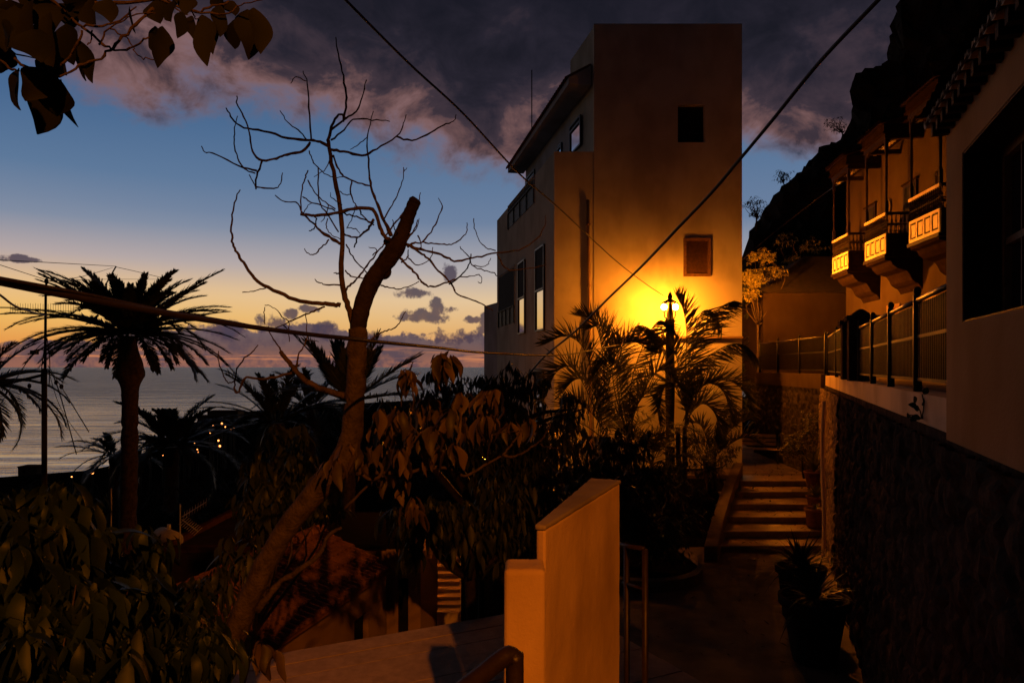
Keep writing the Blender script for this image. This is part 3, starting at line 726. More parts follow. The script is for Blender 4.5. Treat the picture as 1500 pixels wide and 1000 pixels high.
# sloping tiled eave over the upper storey
mb = MB(); e0, e1 = sL(22.35), sL(32.6)
v = [(e0, -.02, ze+.62), (e0, .70, ze+.22), (e0, .70, ze+.02), (e0, -.02, ze+.02)]; v += [(e1, b_, c_) for _, b_, c_ in v]
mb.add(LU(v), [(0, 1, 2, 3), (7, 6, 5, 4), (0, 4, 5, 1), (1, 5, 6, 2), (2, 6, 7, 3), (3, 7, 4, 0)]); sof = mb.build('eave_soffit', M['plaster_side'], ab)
mb = MB()
k = 46
for i in range(k):
    s = e0+(i+.5)*(e1-e0)/k; r = .10; th = np.linspace(0, math.pi, 6); v = [(s+r*math.cos(t), nn, zz+r*math.sin(t)) for nn, zz in ((.80, ze+.17), (-.02, ze+.64)) for t in th]
    mb.add(LU(v), [(j, j+1, 6+j+1, 6+j) for j in range(5)])
mb.build('eave_tiles', M['tile'], sof)
# front window, shutter, pipe, ledge
mb = MB(); mb.box(wx0+.001, wx1-.001, DB+.16, DB+.22, wzb+.001, wzb+.06); mb.box(wx0+.001, wx1-.001, DB+.16, DB+.22, wzt-.06, wzt-.001)
mb.box(wx0+.001, wx0+.06, DB+.16, DB+.22, wzb+.061, wzt-.061); mb.box(wx1-.06, wx1-.001, DB+.16, DB+.22, wzb+.061, wzt-.061); mb.box((wx0+wx1)/2-.025, (wx0+wx1)/2+.025, DB+.165, DB+.215, wzb+.061, wzt-.061)
wf = mb.build('window', M['wood'], ab, label='dark open window high on the front wall'); mb = MB(); mb.box(wx0+.03, wx1-.03, DB+.185, DB+.195, wzb+.03, wzt-.03); mb.build('pane', M['dark'], wf)
x0, x1, z1, z0 = P(1001, 0, DB)[0], P(1040.5, 0, DB)[0], P(0, 349, DB)[2], P(0, 405, DB)[2]
mb = MB(); t = .09
for q in ((x0, x1, z1-t, z1), (x0, x1, z0, z0+t), (x0, x0+t, z0+t+.001, z1-t-.001), (x1-t, x1, z0+t+.001, z1-t-.001)): mb.box(q[0], q[1], DB-.06, DB-.002, q[2], q[3])
sh = mb.build('window', M['shutter'], ab, label='brown framed shuttered window on the lit front wall')
mb = MB()
for i in range(16):
    z = z0+t+.01+i*(z1-z0-2*t-.02)/16; mb.add([(x0+t, DB-.012, z+.055), (x1-t, DB-.012, z+.055), (x1-t, DB-.04, z+.005), (x0+t, DB-.04, z+.005)], [(0, 1, 2, 3)])
mb.box(x0+t, x1-t, DB-.010, DB-.003, z0+t, z1-t); mb.build('louvre', M['shutter'], sh)
mb = MB(); mb.tube([P(861, 293, 21.95), P(862.5, 400, 21.95), P(864, 540, 21.95), P(866, 700, 21.95)], .046, 10)
for y in (330, 420, 510, 600): mb.lathe([(.066, 0), (.066, .06)], P(861.5+(y-293)*.011, y, 21.95), 10)
mb.build('drain_pipe', M['plaster_dim'], ab, True)
mb = MB(); zl = P(0, 494, 21.9)[2]; mb.box(P(905, 0, 21.9)[0], rx-.02, 21.84, 21.998, zl-.03, zl+.03); mb.build('ledge', M['plaster_dim'], ab)
# ---- left face openings: flat dark plates for shaded recesses, with railings, tall narrow windows
def slot(s0, s1, z0, z1, fr, rail=None, name='loggia'):
    m_ = MB(); m_.box(s0, s1, .002, .012, z0, z1, fr); o = m_.build(name, M['dark'], ab)
    m_ = MB()
    for q in ((s0-.05, s0, z0-.05, z1+.05), (s1, s1+.05, z0-.05, z1+.05)): m_.box(q[0], q[1], .002, .03, q[2], q[3], fr)
    m_.box(s0-.05, s1+.05, .002, .035, z1+.051, z1+.1, fr); m_.build('frame', M['plaster_side'], o)
    if rail:
        m_ = MB(); m_.box(s0, s1, .02, .07, rail-.03, rail, fr)
        for s in np.linspace(s0+.02, s1-.02, 5): m_.box(s-.02, s+.02, .025, .06, z0, rail-.031, fr)
        m_.box(s0, s1, .013, .018, z0, rail-.04, fr); m_.build('railing', M['iron'], o)
def Dpx(px, x0=lx):    # depth at which the left face is seen at px
    return (x0-U[0]*DB)/((px-CX)/F-U[0])
def face_z(py, D): return (HY-py)*D/F
def slot_px(pa, pb, ya0, ya1, x0, fr, **k):
    da, db = Dpx(pa, x0), Dpx(pb, x0); dm = (da+db)/2; xm = (pa+pb)/2
    zt_, zb_ = face_z(ya0, dm), face_z(ya1, dm); slot(min(sL(da), sL(db)), max(sL(da), sL(db)), zb_, zt_, fr, **k); return
slot_px(745, 783, 285, 318, lx, LW, rail=6.3, name='terrace_opening')
slot_px(731, 754, 400, 476, lx, LW, rail=face_z(455, 31), name='terrace_opening')
def tall_window(pa, pb, yt, ym, yb, x0, fr):
    da, db = Dpx(pa, x0), Dpx(pb, x0); s0, s1 = sorted((sL(da), sL(db))); dm = (da+db)/2; zt_, zm, zb_ = (face_z(y, dm) for y in (yt, ym, yb)); m_ = MB()
    for q in ((s0, s0+.06, zb_, zt_), (s1-.06, s1, zb_, zt_)): m_.box(q[0], q[1], .002, .06, q[2], q[3], fr)
    for z in (zt_-.05, zm-.04, zb_): m_.box(s0+.061, s1-.061, .002, .065, z, z+.06, fr)
    o = m_.build('window', M['rail_metal'], ab)
    m_ = MB(); m_.box(s0+.06, s1-.06, .003, .02, zb_+.05, zm-.04, fr); m_.build('pane', M['mirror'], o)
    m_ = MB(); m_.box(s0+.06, s1-.06, .003, .03, zm+.02, zt_-.05, fr); m_.build('shutter', M['dark'], o)
M['mirror'] = mat('reflective_glass', (.75, .72, .70), .02, .03, 3, metal=1.0)
tall_window(760, 770, 383, 436, 489, lx, LW); tall_window(785.5, 798.5, 362, 424, 485, lx, LW); tall_window(784, 797, 542, 570, 620, lx, LW)
tall_window(836, 852, 178, 186, 221, mx, LU); tall_window(818, 824, 212, 216, 236, mx, LU); tall_window(771, 784, 256, 262, 284, mx, LU)
mb = MB(); mb.tube([P(779, 190, 30), P(779, 103, 30)], .022, 6); mb.build('lightning_rod', M['iron'], ab)
adopt(ab)

# ---------------------------------------------------------------- path, steps, planter
mb = MB()
for (pts, z) in ((((.9, 2.0), (6.9, 2.0), (6.9, 15.9), (3.6, 15.6), (3.75, 14.2), (3.4, 13.0), (2.7, 12.5), (1.9, 12.6), (1.2, 13.2), (.9, 12.0)), ZG+.02),):
    mb.prism(pts, z-.06, z)
path = struct(mb.build('path', M['concrete']))
mb = MB(); mb.prism([(4.0, 20.2), (8.6, 20.2), (8.9, 26), (9.4, 33), (7.35, 33), (7.1, 22.0)], ZL-.1, ZL); struct(mb.build('landing', M['concrete']))
st = thing('garden_steps', 'broad shallow concrete steps climbing between the plants to the bench', 'steps', (5.0, 15, ZG))
ys = [799, 777.5, 757, 738, 720, 704]; ND = 6; D0, D1 = 14.85, 19.6
for i in range(ND):
    z = ZG+.02+(ZL-ZG-.02)*(i+1)/ND; Da = -z*F/(ys[i]-HY); Db = (-z*F/(ys[i+1]-HY)+.05) if i < ND-1 else 20.4
    tt = i/(ND-1); xl0 = (1056+tt*33-CX)*Da/F; xr0 = (1193-tt*14-CX)*Da/F
    v = MB(); j1 = rng.normal()*.015
    v.prism([(xl0-.1, Da+j1), (xr0+.35, Da-j1), (xr0+.6, Db), (xl0+.1, Db)], ZG-.1 if i < 2 else z-.5, z); o = v.build('step', M['step'], st)
    bv = o.modifiers.new('edge', 'BEVEL'); bv.width = .018; bv.segments = 2
# sloping stringer on the left of the steps
for a, b in (((1058, 800), (1096, 668)),):
    pts = []; 
    for t in np.linspace(0, 1, 9):
        D = 14.4+t*5.6; x = (1049+t*38-CX)*D/F; z = ZG+.35+t*(ZL-ZG+.02); pts.append((x, D, z))
    v = MB(); vv = []; 
    for x, y, z in pts: vv += [(x-.24, y, ZG-.3), (x+.02, y, ZG-.3), (x+.02, y, z), (x-.24, y, z)]
    f = [(0, 1, 2, 3), tuple(8*4+k for k in (3, 2, 1, 0))]+[(i*4+k, (i+1)*4+k, (i+1)*4+(k+1) % 4, i*4+(k+1) % 4) for i in range(8) for k in range(4)]
    v.add(vv, f); v.build('side_wall', M['concrete'], st)
adopt(st)
pk = thing('planter_kerb', 'low curved pale kerb of the planting bed left of the path', 'kerb', (2.2, 12.6, ZG))
mb = MB(); pts = smooth_path([(1.2, 13.2, 0), (1.9, 12.6, 0), (2.7, 12.5, 0), (3.4, 13.0, 0), (3.75, 14.2, 0)], 5); vv = []
for x, y, _ in pts: vv += [(x, y, ZG-.1), (x, y, ZG+.22), (x-.03, y+.2, ZG+.22), (x-.03, y+.2, ZG-.1)]
n = len(pts); mb.add(vv, [(0, 1, 2, 3), tuple((n-1)*4+k for k in (3, 2, 1, 0))]+[(i*4+k, i*4+(k+1) % 4, (i+1)*4+(k+1) % 4, (i+1)*4+k) for i in range(n-1) for k in range(4)])
mb.build('kerb_stone', M['concrete'], pk); adopt(pk)

# ---------------------------------------------------------------- foreground walls
fw = thing('garden_wall', 'tall smooth plaster wall with a thick coping, foreground centre', 'wall', (.5, 5.3, ZG))
fp = [(.155, 4.50), (.205, 4.46), (.94, 6.25), (.72, 6.35)]
mb = MB(); mb.prism(fp, -6.8, -1.02); o = mb.build('wall_body', M['plaster_fg'], fw); bv = o.modifiers.new('edge', 'BEVEL'); bv.width = .014; bv.segments = 2; weather(o, 6)
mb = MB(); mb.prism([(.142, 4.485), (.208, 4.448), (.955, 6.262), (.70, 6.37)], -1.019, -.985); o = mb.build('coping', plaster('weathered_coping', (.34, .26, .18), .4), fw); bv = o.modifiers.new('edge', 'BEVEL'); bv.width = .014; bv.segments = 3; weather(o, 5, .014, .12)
adopt(fw)
pl = thing('wall_pillar', 'short rounded plaster pillar at the left end of the tall foreground wall', 'pillar', (.1, 4.2, ZG))
mb = MB(); mb.prism([(-.048, 4.10), (.192, 4.10), (.192, 4.36), (-.04, 4.36)], -6.8, -1.16); o = mb.build('pillar_body', M['plaster_fg'], pl); bv = o.modifiers.new('edge', 'BEVEL'); bv.width = .03; bv.segments = 4; weather(o, 5)
adopt(pl)

# ---------------------------------------------------------------- houses down the slope on the left
sr = thing('shed', 'low building with a pale boarded flat roof below the foreground wall', 'shed', (-1.4, 8, -6.6))
a, b = P(396, 951, 8.35), P(744, 902, 9.75); SU = (b-a)[:2]; SF = Frame(a[:2], SU); Ls = float(np.linalg.norm(SU)); z_ = -3.35
nb = 10; wbd = .36
for i in range(nb):
    m_ = MB(); m_.box(-1.2, Ls+.9, -(i+1)*wbd+.012, -i*wbd, z_-.05, z_-.002*(i % 2)-.003*(i % 3), SF)
    if i == 0: RB = MB()
    RB.add(m_.v[0], m_.f)
RB.build('roof_boards', M['slab'], sr)
mb = MB(); mb.box(-1.1, Ls+.8, -nb*wbd+.1, -.1, -6.8, z_-.051, SF); mb.build('wall', M['plaster_dim'], sr); adopt(sr)

th = thing('tiled_house', 'small house with a red clay tile roof below the slanting trunk', 'house', (-3, 12, -6.6))
ea, eb = P(392, 942, 9.64), P(566, 829, 13.4); EU = (eb-ea)[:2]; EF = Frame(ea[:2], EU); Le = float(np.linalg.norm(EU)); ez = -3.75
mb = MB(); sl = .42; pitch = .15; W = 1.35; r = .058
k = int(Le/pitch)
for i in range(k):
    s = (i+.5)*Le/k
    for j in range(6):        # individual overlapping courses
        n0, n1 = -.15+j*.26, -.15+(j+1)*.26+.045; th_ = np.linspace(0, math.pi, 6)
        zz0 = ez+sl*(n0+.15)+.028; zz1 = ez+sl*(n1+.15)-.012
        v = [(s+rr*math.cos(t), nn, zz+rr*math.sin(t)) for nn, zz, rr in ((n0, zz0, r), (n1, zz1, r*.85)) for t in th_]
        mb.add(EF(v), [(q, q+1, 6+q+1, 6+q) for q in range(5)])
mb.add(EF([(0, -.12, ez), (Le, -.12, ez), (Le, W, ez+sl*(W+.12)), (0, W, ez+sl*(W+.12))]), [(0, 1, 2, 3)])
mb.add(EF([(0, -.12, ez-.05), (Le, -.12, ez-.05), (Le, W, ez+sl*(W+.12)-.05), (0, W, ez+sl*(W+.12)-.05)]), [(3, 2, 1, 0)])
mb.add(EF([(0, 2*W, ez), (Le, 2*W, ez), (Le, W, ez+sl*(W+.12)), (0, W, ez+sl*(W+.12))]), [(3, 2, 1, 0)])
rf = mb.build('roof', M['tile'], th)
mb = MB(); p0, p1 = EF.pt(0, W, ez+sl*(W+.12)+.03), EF.pt(Le, W, ez+sl*(W+.12)+.03)
for j in range(16):
    t0, t1 = j/16, (j+1.08)/16; mb.tube([p0+(p1-p0)*t0, p0+(p1-p0)*t1], [.12, .10], 8)
mb.build('ridge', M['tile'], rf)
mb = MB(); wz = ez-.06; w_a, w_b = Le*.66, Le*.80
for q in ((0, w_a, -6.8, wz), (w_b, Le-.02, -6.8, wz), (w_a, w_b, -6.8, -5.2), (w_a, w_b, -4.30, wz)): mb.box(q[0], q[1], 0, .2, q[2], q[3], EF)
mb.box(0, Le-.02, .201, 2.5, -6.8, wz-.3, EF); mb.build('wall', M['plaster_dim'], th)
mb = MB(); mb.box(w_a+.002, w_b-.002, .1, .16, -5.198, -4.302, EF); mb.build('window', M['dark'], th)
adopt(th)
# wall with a doorway beyond, and its lit side return
yh = thing('yard_house', 'dim cream house front with a dark doorway beside the lit back stairs', 'house', (-1.7, 14, -6.6))
xa, xb1, xb2, xc = (P(p, 0, 13.9)[0] for p in (566, 583, 598, 616))
mb = MB(); mb.box(xa, xb1, 13.9, 14.1, -6.8, -3.5); mb.box(xb2, xc, 13.9, 14.1, -6.8, -3.5); mb.box(xb1, xb2, 13.9, 14.1, -4.1, -3.5); mb.prism([(xc, 13.901), P(641, 0, 14.6)[:2], P(641, 0, 16)[:2], (xc-.3, 16)], -6.8, -3.6)
mb.box(xa-2.5, xc-.31, 14.101, 16.8, -6.8, -3.52); mb.build('wall', M['plaster_dim'], yh); mb = MB(); mb.box(xa-2.6, xc-.2, 13.8, 16.9, -3.495, -3.42); mb.build('roof', mat('dark_roof', (.010, .008, .006), spec=0), yh)  # flat roof slab in a near-black tone
mb = MB(); mb.box(xb1+.002, xb2-.002, 14.0, 14.05, -6.8, -4.102); mb.build('door', M['dark'], yh); adopt(yh)
bs = thing('back_stairs', 'narrow orange-lit concrete stairs between the house front and the dark tree', 'steps', (-1.2, 14.5, -6.6))
for i in range(9):
    y0 = 910-14-i*11.2; D = 14.3+i*.28; z = face_z(y0, D); xl, xr = P(640, 0, D)[0], P(674, 0, D)[0]
    m_ = MB(); m_.box(xl, xr, D, D+.285, z-.5 if i else -6.8, z); m_.build('step', M['plaster_cap'], bs)
adopt(bs)
fh = thing('flat_roofed_house', 'small flat-roofed house carrying the water tank and aerial', 'house', (-6, 15, -6.6))
mb = MB(); mb.box(P(232, 0, 14)[0], P(372, 0, 14)[0], 14, 18, -7.2, -3.62); mb.build('wall', mat('dark_wall', (.02, .014, .010), spec=0), fh)  # walls in a near-black tone
mb = MB(); xl, xr = P(230, 0, 14)[0], P(374, 0, 14)[0]
mb.box(xl, xr, 13.95, 14.1, -3.619, -3.5); mb.box(xl, xl+.15, 14.101, 18, -3.619, -3.5); mb.box(xr-.15, xr, 14.101, 18, -3.619, -3.5); mb.build('parapet', mat('dark_parapet', (.04, .018, .012), spec=0), fh); adopt(fh)  # parapet in a dark red-brown tone
wt_ = thing('water_tank', 'small white barrel-shaped water tank on the flat roof', 'water tank', P(247, 800, 14.8))
mb = MB(); c = P(247, 789, 14.8); mb.tube([c+np.array([-.30, .25, 0]), c+np.array([-.26, .22, 0]), c+np.array([.2, -.2, 0]), c+np.array([.24, -.24, 0])], [.14, .2, .2, .13], 14); mb.build('barrel', M['tank'], wt_, True)
mb = MB(); mb.tube([c+np.array([-.3, 0, -.2]), c+np.array([-.55, .1, -.42]), c+np.array([-.25, .1, .05])], .02, 6); mb.tube([c+np.array([0, 0, .18]), c+np.array([.0, .02, .3])], .04, 6)
mb.box(c[0]-.25, c[0]+.25, c[1]-.22, c[1]+.22, -3.62, c[2]-.17); mb.build('stand', M['metal'], wt_); adopt(wt_)
ta = thing('tv_aerial', 'comb-shaped television aerial on a thin pole beside the water tank', 'aerial', P(264, 800, 14.4))
mb = MB(); mb.tube([P(264, 805, 14.4), P(264, 738, 14.4)], .015, 6); mb.build('pole', M['metal'], ta)
for (a, b) in (((266, 757), (302, 735)), ((266, 760), (290, 778))):
    mb = MB(); p, q = P(a[0], a[1], 14.4), P(b[0], b[1], 14.4); mb.tube([p, q], .010, 5); dn = unit(np.cross(q-p, [0, 1, 0]))
    for t in np.linspace(.1, 1, 9): c = p+(q-p)*t; mb.tube([c-dn*.07-np.array([0, .1, 0]), c+dn*.07+np.array([0, .1, 0])], .005, 4)
    mb.build('antenna_boom', M['metal'], ta)
adopt(ta)
pp = thing('roof_pole', 'bare thin grey pole rising from the bushes left of the palm trunk', 'pole', P(163, 760, 14)); mb = MB(); mb.tube([P(163, 800, 14), P(163, 715, 14)], .014, 6); mb.build('pole_tube', M['metal'], pp); adopt(pp)
# ================================================================== LAMPS
def promenade_lamp():
    D = 20.85; c = P(981.5, 450, D); bz = ZL
    r = thing('street_lamp', 'tall dark iron street lamp with two glowing globes, in front of the apartment block', 'street lamp', (c[0], D, bz))
    mb = MB(); mb.lathe([(.20, 0), (.20, .12), (.14, .2), (.14, .9), (.17, .95), (.13, 1.0), (.115, 1.2), (.15, 2.6), (.17, 2.63), (.14, 2.7), (.125, c[2]-bz-.45), (.15, c[2]-bz-.42), (.14, c[2]-bz-.36), (.10, c[2]-bz-.3), (.085, c[2]-bz+.10), (.12, c[2]-bz+.13), (.15, c[2]-bz+.18), (.06, c[2]-bz+.24), (.075, c[2]-bz+.31), (.05, c[2]-bz+.38), (.01, c[2]-bz+.45)], (c[0], D, bz), 14)
    mb.build('post', M['iron'], r, True)
    for sg in (-1, 1):
        p = c+np.array([sg*.165, .04, .01]); mb = MB()
        mb.tube(smooth_path([c+np.array([sg*.05, 0, -.34]), c+np.array([sg*.15, .02, -.28]), p+np.array([0, 0, -.12])], 4), .02, 6)
        mb.lathe([(.05, -.13), (.07, -.115), (.07, -.10), (.03, -.095)], p, 10); a = mb.build('arm', M['iron'], r, True)
        mb = MB(); mb.sphere(p, .088, 14, 10); mb.build('globe', M['glow'], a, True)
        mb = MB(); mb.lathe([(.098, .09), (.095, .105), (.04, .14), (.008, .17)], p, 16); mb.build('lamp_cap', M['iron'], a, True)
    return adopt(r)
M['glow'] = emit('sodium_globe', SOD, 1400)
promenade_lamp()
# second lamp beyond the apartment block
M['glow2'] = emit('sodium_globe_far', SOD, 6000)
def post_lamp(name, label, x, y, gz, z, gm, rad=.12):
    r = thing(name, label, 'street lamp', (x, y, gz)); mb = MB()
    mb.lathe([(.16, 0), (.16, .15), (.1, .25), (.07, 1), (.05, z-gz-rad-.12), (.09, z-gz-rad-.08), (.05, z-gz-rad)], (x, y, gz), 10); mb.build('post', M['iron'], r, True)
    mb = MB(); mb.sphere((x, y, z), rad, 14, 10); mb.build('globe', gm, r, True)
    mb = MB(); mb.lathe([(.05, -rad*1.25), (rad*1.45, -rad*1.12), (rad*1.5, -rad*1.0), (.04, -rad*1.06)], (x, y, z), 14); mb.build('light_baffle', M['iron'], r, True)  # baffle dish added under the globe to keep light off the landing
    mb = MB(); mb.lathe([(rad*1.45, rad*1.1), (rad*1.3, rad*1.25), (.02, rad*1.6)], (x, y, z), 12); mb.build('lamp_cap', M['iron'], r, True)  # cap breadth shaped to hold light off the canopies
    return adopt(r)
post_lamp('street_lamp', 'street lamp standing behind the apartment block, lighting the balconies', 7.5, 23.9, ZL, 2.75, M['glow2'])
post_lamp('street_lamp', 'added low lamp lighting the back stairs, behind the dark tree', -.75, 17.6, -6.6, -2.2, emit('added_stair_glow', SOD, 700))  # unseen lamp added to brighten the back stairs
# tall road lamp up the street behind the photographer
rl = thing('road_lamp', 'tall road lamp with a shaded head on the street behind the viewpoint', 'street lamp', (3.3, -9.3, -3.95))
mb = MB(); mb.tube(smooth_path([(3.3, -9.3, -4), (3.3, -9.3, 4.8), (3.25, -9.25, 5.7), (2.9, -9.0, 5.95)], 5), .07, 8); mb.build('post', M['iron'], rl, True)
mb = MB(); mb.lathe([(.08, .35), (.16, .3), (.34, .02), (.36, 0), (.33, .0), (.14, .27), (.05, .3)], (2.9, -9.0, 5.62), 20); mb.build('lamp_shade', M['iron'], rl, True); adopt(rl)
sl_ = bpy.data.lights.new('road_lamp_bulb', 'SPOT'); sl_.energy = 5200; sl_.color = SOD; sl_.spot_size = R(150); sl_.spot_blend = .12; sl_.shadow_soft_size = .10
so = bpy.data.objects.new('road_lamp_bulb', sl_); COL.objects.link(so); so.location = (2.9, -9.0, 5.62); so.parent = None

# ================================================================== SLANTING BARE TREE
TD = 4.5
def depth_fn(seed):
    return rng.normal()
def bpath(pts, r0, r1, mb, jit=.0, per=4, drift=None, D0=TD):
    dr = rng.normal()*.22 if drift is None else drift; n = len(pts)
    p = [P(a, b, D0+dr*(i/(n-1))) for i, (a, b) in enumerate(pts)]
    q = smooth_path(p, per); q[1:-1] += rng.normal(size=q[1:-1].shape)*.0022
    rr = np.linspace(r0, r1, len(q))*(1+.10*rng.normal(size=len(q))*(1 if r0 < .012 else .25))
    mb.tube(q, np.abs(rr), 6 if r0 < .012 else 12); return q
px2r = lambda w, D=TD: w*.78/2*D/F
tree = thing('bare_tree', 'leaning bare tree with a sawn-off limb and twisting twigs, in the foreground', 'tree', (P(300, 1000, TD)[0], TD, -3.6))
mb = MB()
tr = [(278, 1150), (300, 1060), (322, 990), (345, 925), (368, 870), (396, 812), (430, 760), (470, 712), (500, 680), (513, 645), (519, 600), (521, 555), (522, 515), (524, 480)]
trw = [52, 50, 47, 44, 42, 40, 40, 44, 50, 42, 38, 36, 37, 34]
q = smooth_path([P(a, b, TD) for a, b in tr], 4); rr = np.interp(np.linspace(0, 1, len(q)), np.linspace(0, 1, len(trw)), [px2r(w_) for w_ in trw]); rr *= 1+.035*rng.normal(size=len(rr)); q[:, 0] += .004*rng.normal(size=len(q))
mb.tube(q, rr, 20); mb.sphere(P(541, 688, TD-.06), .045, 12, 8); mb.build('trunk', M['bark'], tree, True)
mb = MB(); ring = [P(545+15*math.cos(a), 688+14*math.sin(a), TD-.10) for a in np.linspace(-.9, 2.6, 12)]; mb.tube(ring, .011, 8); mb.build('knot', M['bark'], tree, True)
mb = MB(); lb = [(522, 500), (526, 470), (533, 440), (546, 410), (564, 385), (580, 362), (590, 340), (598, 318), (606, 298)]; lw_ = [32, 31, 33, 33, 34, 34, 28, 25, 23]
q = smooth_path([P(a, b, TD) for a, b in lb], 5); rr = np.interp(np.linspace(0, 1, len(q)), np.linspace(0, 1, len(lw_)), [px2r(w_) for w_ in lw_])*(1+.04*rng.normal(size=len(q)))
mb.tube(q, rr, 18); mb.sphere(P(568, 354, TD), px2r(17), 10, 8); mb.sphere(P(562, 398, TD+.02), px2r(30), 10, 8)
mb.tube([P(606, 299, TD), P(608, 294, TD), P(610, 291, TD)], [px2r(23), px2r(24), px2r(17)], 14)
mb.build('sawn_limb', M['bark_dark'], tree, True)  # darker bark stands in for the weaker light on this limb
